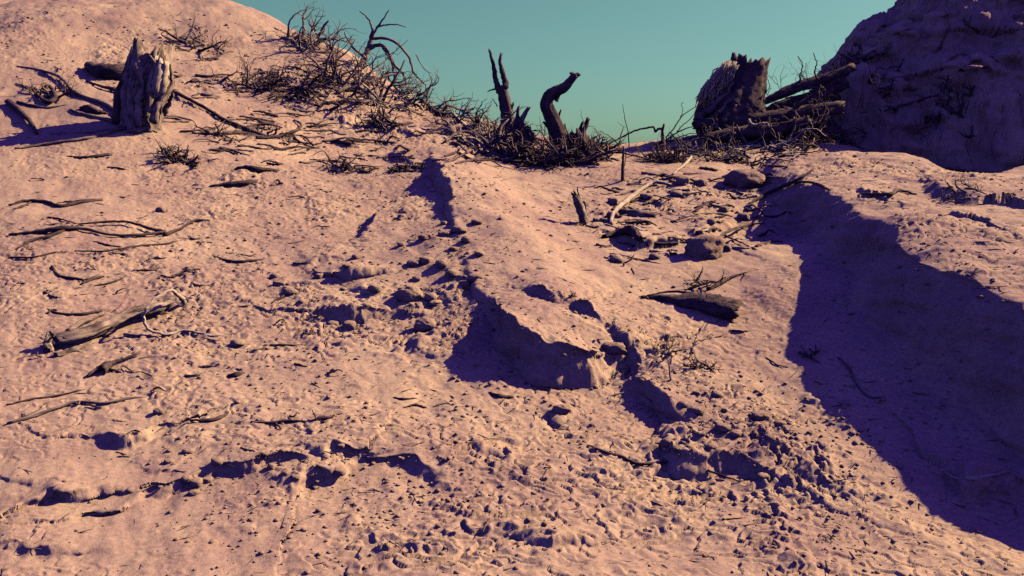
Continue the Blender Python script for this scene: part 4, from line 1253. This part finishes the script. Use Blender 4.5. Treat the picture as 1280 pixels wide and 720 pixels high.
lump('clod', 'clod beside the stick in the lower right foreground', 'clod', 835, 560, 18, 14, 14, 'clod', 16)

# broken pieces of crust one can count
_r = random.Random(77)
for k, (u0, u1, v0, v1, n_, lab, grp) in enumerate([
        (750, 930, 225, 330, 22, 'small broken block of crust lying in the littered dip', 'broken crust in the dip'),
        (500, 600, 270, 400, 26, 'crumbly clod on the left flank of the sand tongue', 'clods on the tongue flank'),
        (330, 470, 320, 420, 12, 'small clod on the crusted slope left of the sand tongue', 'clods on the crusted slope'),
        (830, 980, 480, 610, 18, 'clod on the broken ground beside the ridge shadow, lower right', 'clods in the lower right'),
        (200, 440, 560, 625, 14, 'clod along the broken crust at the bottom left', 'clods along the bottom left crust')]):
    for q in range(n_):
        w_ = _r.uniform(7, 17)
        lump('clod', lab, 'clod', _r.uniform(u0, u1), _r.uniform(v0, v1), w_ * _r.uniform(.9, 1.4), w_ * _r.uniform(.5, .8), w_, 'clod', 100 + k * 40 + q, grp, blocky=_r.uniform(0, .35), rot=_r.uniform(0, 3))

# loose small clods and grit that nobody could count
import bmesh as _bm
_b = _bm.new()
_bm.ops.create_icosphere(_b, subdivisions=1, radius=1)
IV = np.array([q.co[:] for q in _b.verts])
IF = np.array([[q.index for q in f.verts] for f in _b.faces])
_b.free()


def scatter(name, label, count, mat, size, seed, elong=1.0, flat=0.6, mask=True):
    r_ = np.random.RandomState(seed)
    k = count * 6
    t_ = r_.uniform(-0.72, 0.72, k)
    y_ = 3.0 * (14.5 / 3.0) ** r_.rand(k)
    x_ = t_ * (y_ + .9)
    dens = np.full(k, 0.10)
    for (cx, cy), rr, s in CRW:
        dens = np.maximum(dens, s * np.exp(-(((x_ - cx) ** 2 + (y_ - cy) ** 2) / (rr * rr))))
    dens *= 0.4 + 0.9 * sstep(-.2, .5, fbm(x_ * 2, y_ * 2, 2, seed))
    keep = r_.rand(k) < dens if mask else r_.rand(k) < .3
    x_, y_ = x_[keep][:count], y_[keep][:count]
    m = len(x_)
    z_ = H(x_, y_)
    sz = size[0] * (size[1] / size[0]) ** (r_.rand(m) ** 2.2) * (0.55 + y_ / 14)
    an = r_.uniform(0, 6.28, m)
    V = IV[None] * (1 + 0.30 * r_.uniform(-1, 1, (m, len(IV), 1)))
    sc = np.stack([sz * elong, sz / max(1, elong) ** .7, sz * flat * (1 if elong == 1 else .6)], -1)
    V = V * sc[:, None, :]
    ca, sa = np.cos(an)[:, None], np.sin(an)[:, None]
    X = V[..., 0] * ca - V[..., 1] * sa + x_[:, None]
    Y = V[..., 0] * sa + V[..., 1] * ca + y_[:, None]
    Z = V[..., 2] + (z_ + sz * flat * .25)[:, None]
    if elong > 1:
        Z = Z + V[..., 0] * r_.uniform(-.15, .25, m)[:, None]
    co = np.stack([X, Y, Z], -1).reshape(-1, 3)
    fc = (IF[None] + (np.arange(m) * len(IV))[:, None, None]).reshape(-1, 3)
    me_ = bpy.data.meshes.new(name)
    me_.vertices.add(len(co))
    me_.vertices.foreach_set('co', co.ravel())
    me_.loops.add(fc.size)
    me_.polygons.add(len(fc))
    me_.loops.foreach_set('vertex_index', fc.ravel())
    me_.polygons.foreach_set('loop_start', np.arange(0, fc.size, 3))
    me_.polygons.foreach_set('loop_total', np.full(len(fc), 3))
    me_.update()
    me_.uv_layers.new(name='UVMap')
    me_.materials.append(M[mat])
    o = bpy.data.objects.new(name, me_)
    COL.objects.link(o)
    return tag(o, label, 'litter', kind='stuff')


scatter('loose_grit', 'loose grit and crumbs of crust scattered over the sand', 12000, 'clod', (.0025, .020), 3)
scatter('twig_litter', 'fine dark splinters and chips of wood scattered over the sand', 3000, 'dark', (.004, .014), 4, elong=4.5, flat=.5)
scatter('wood_chips', 'small weathered wood chips lying all over the slope', 1800, 'mid', (.004, .016), 5, elong=6, flat=.5, mask=False)
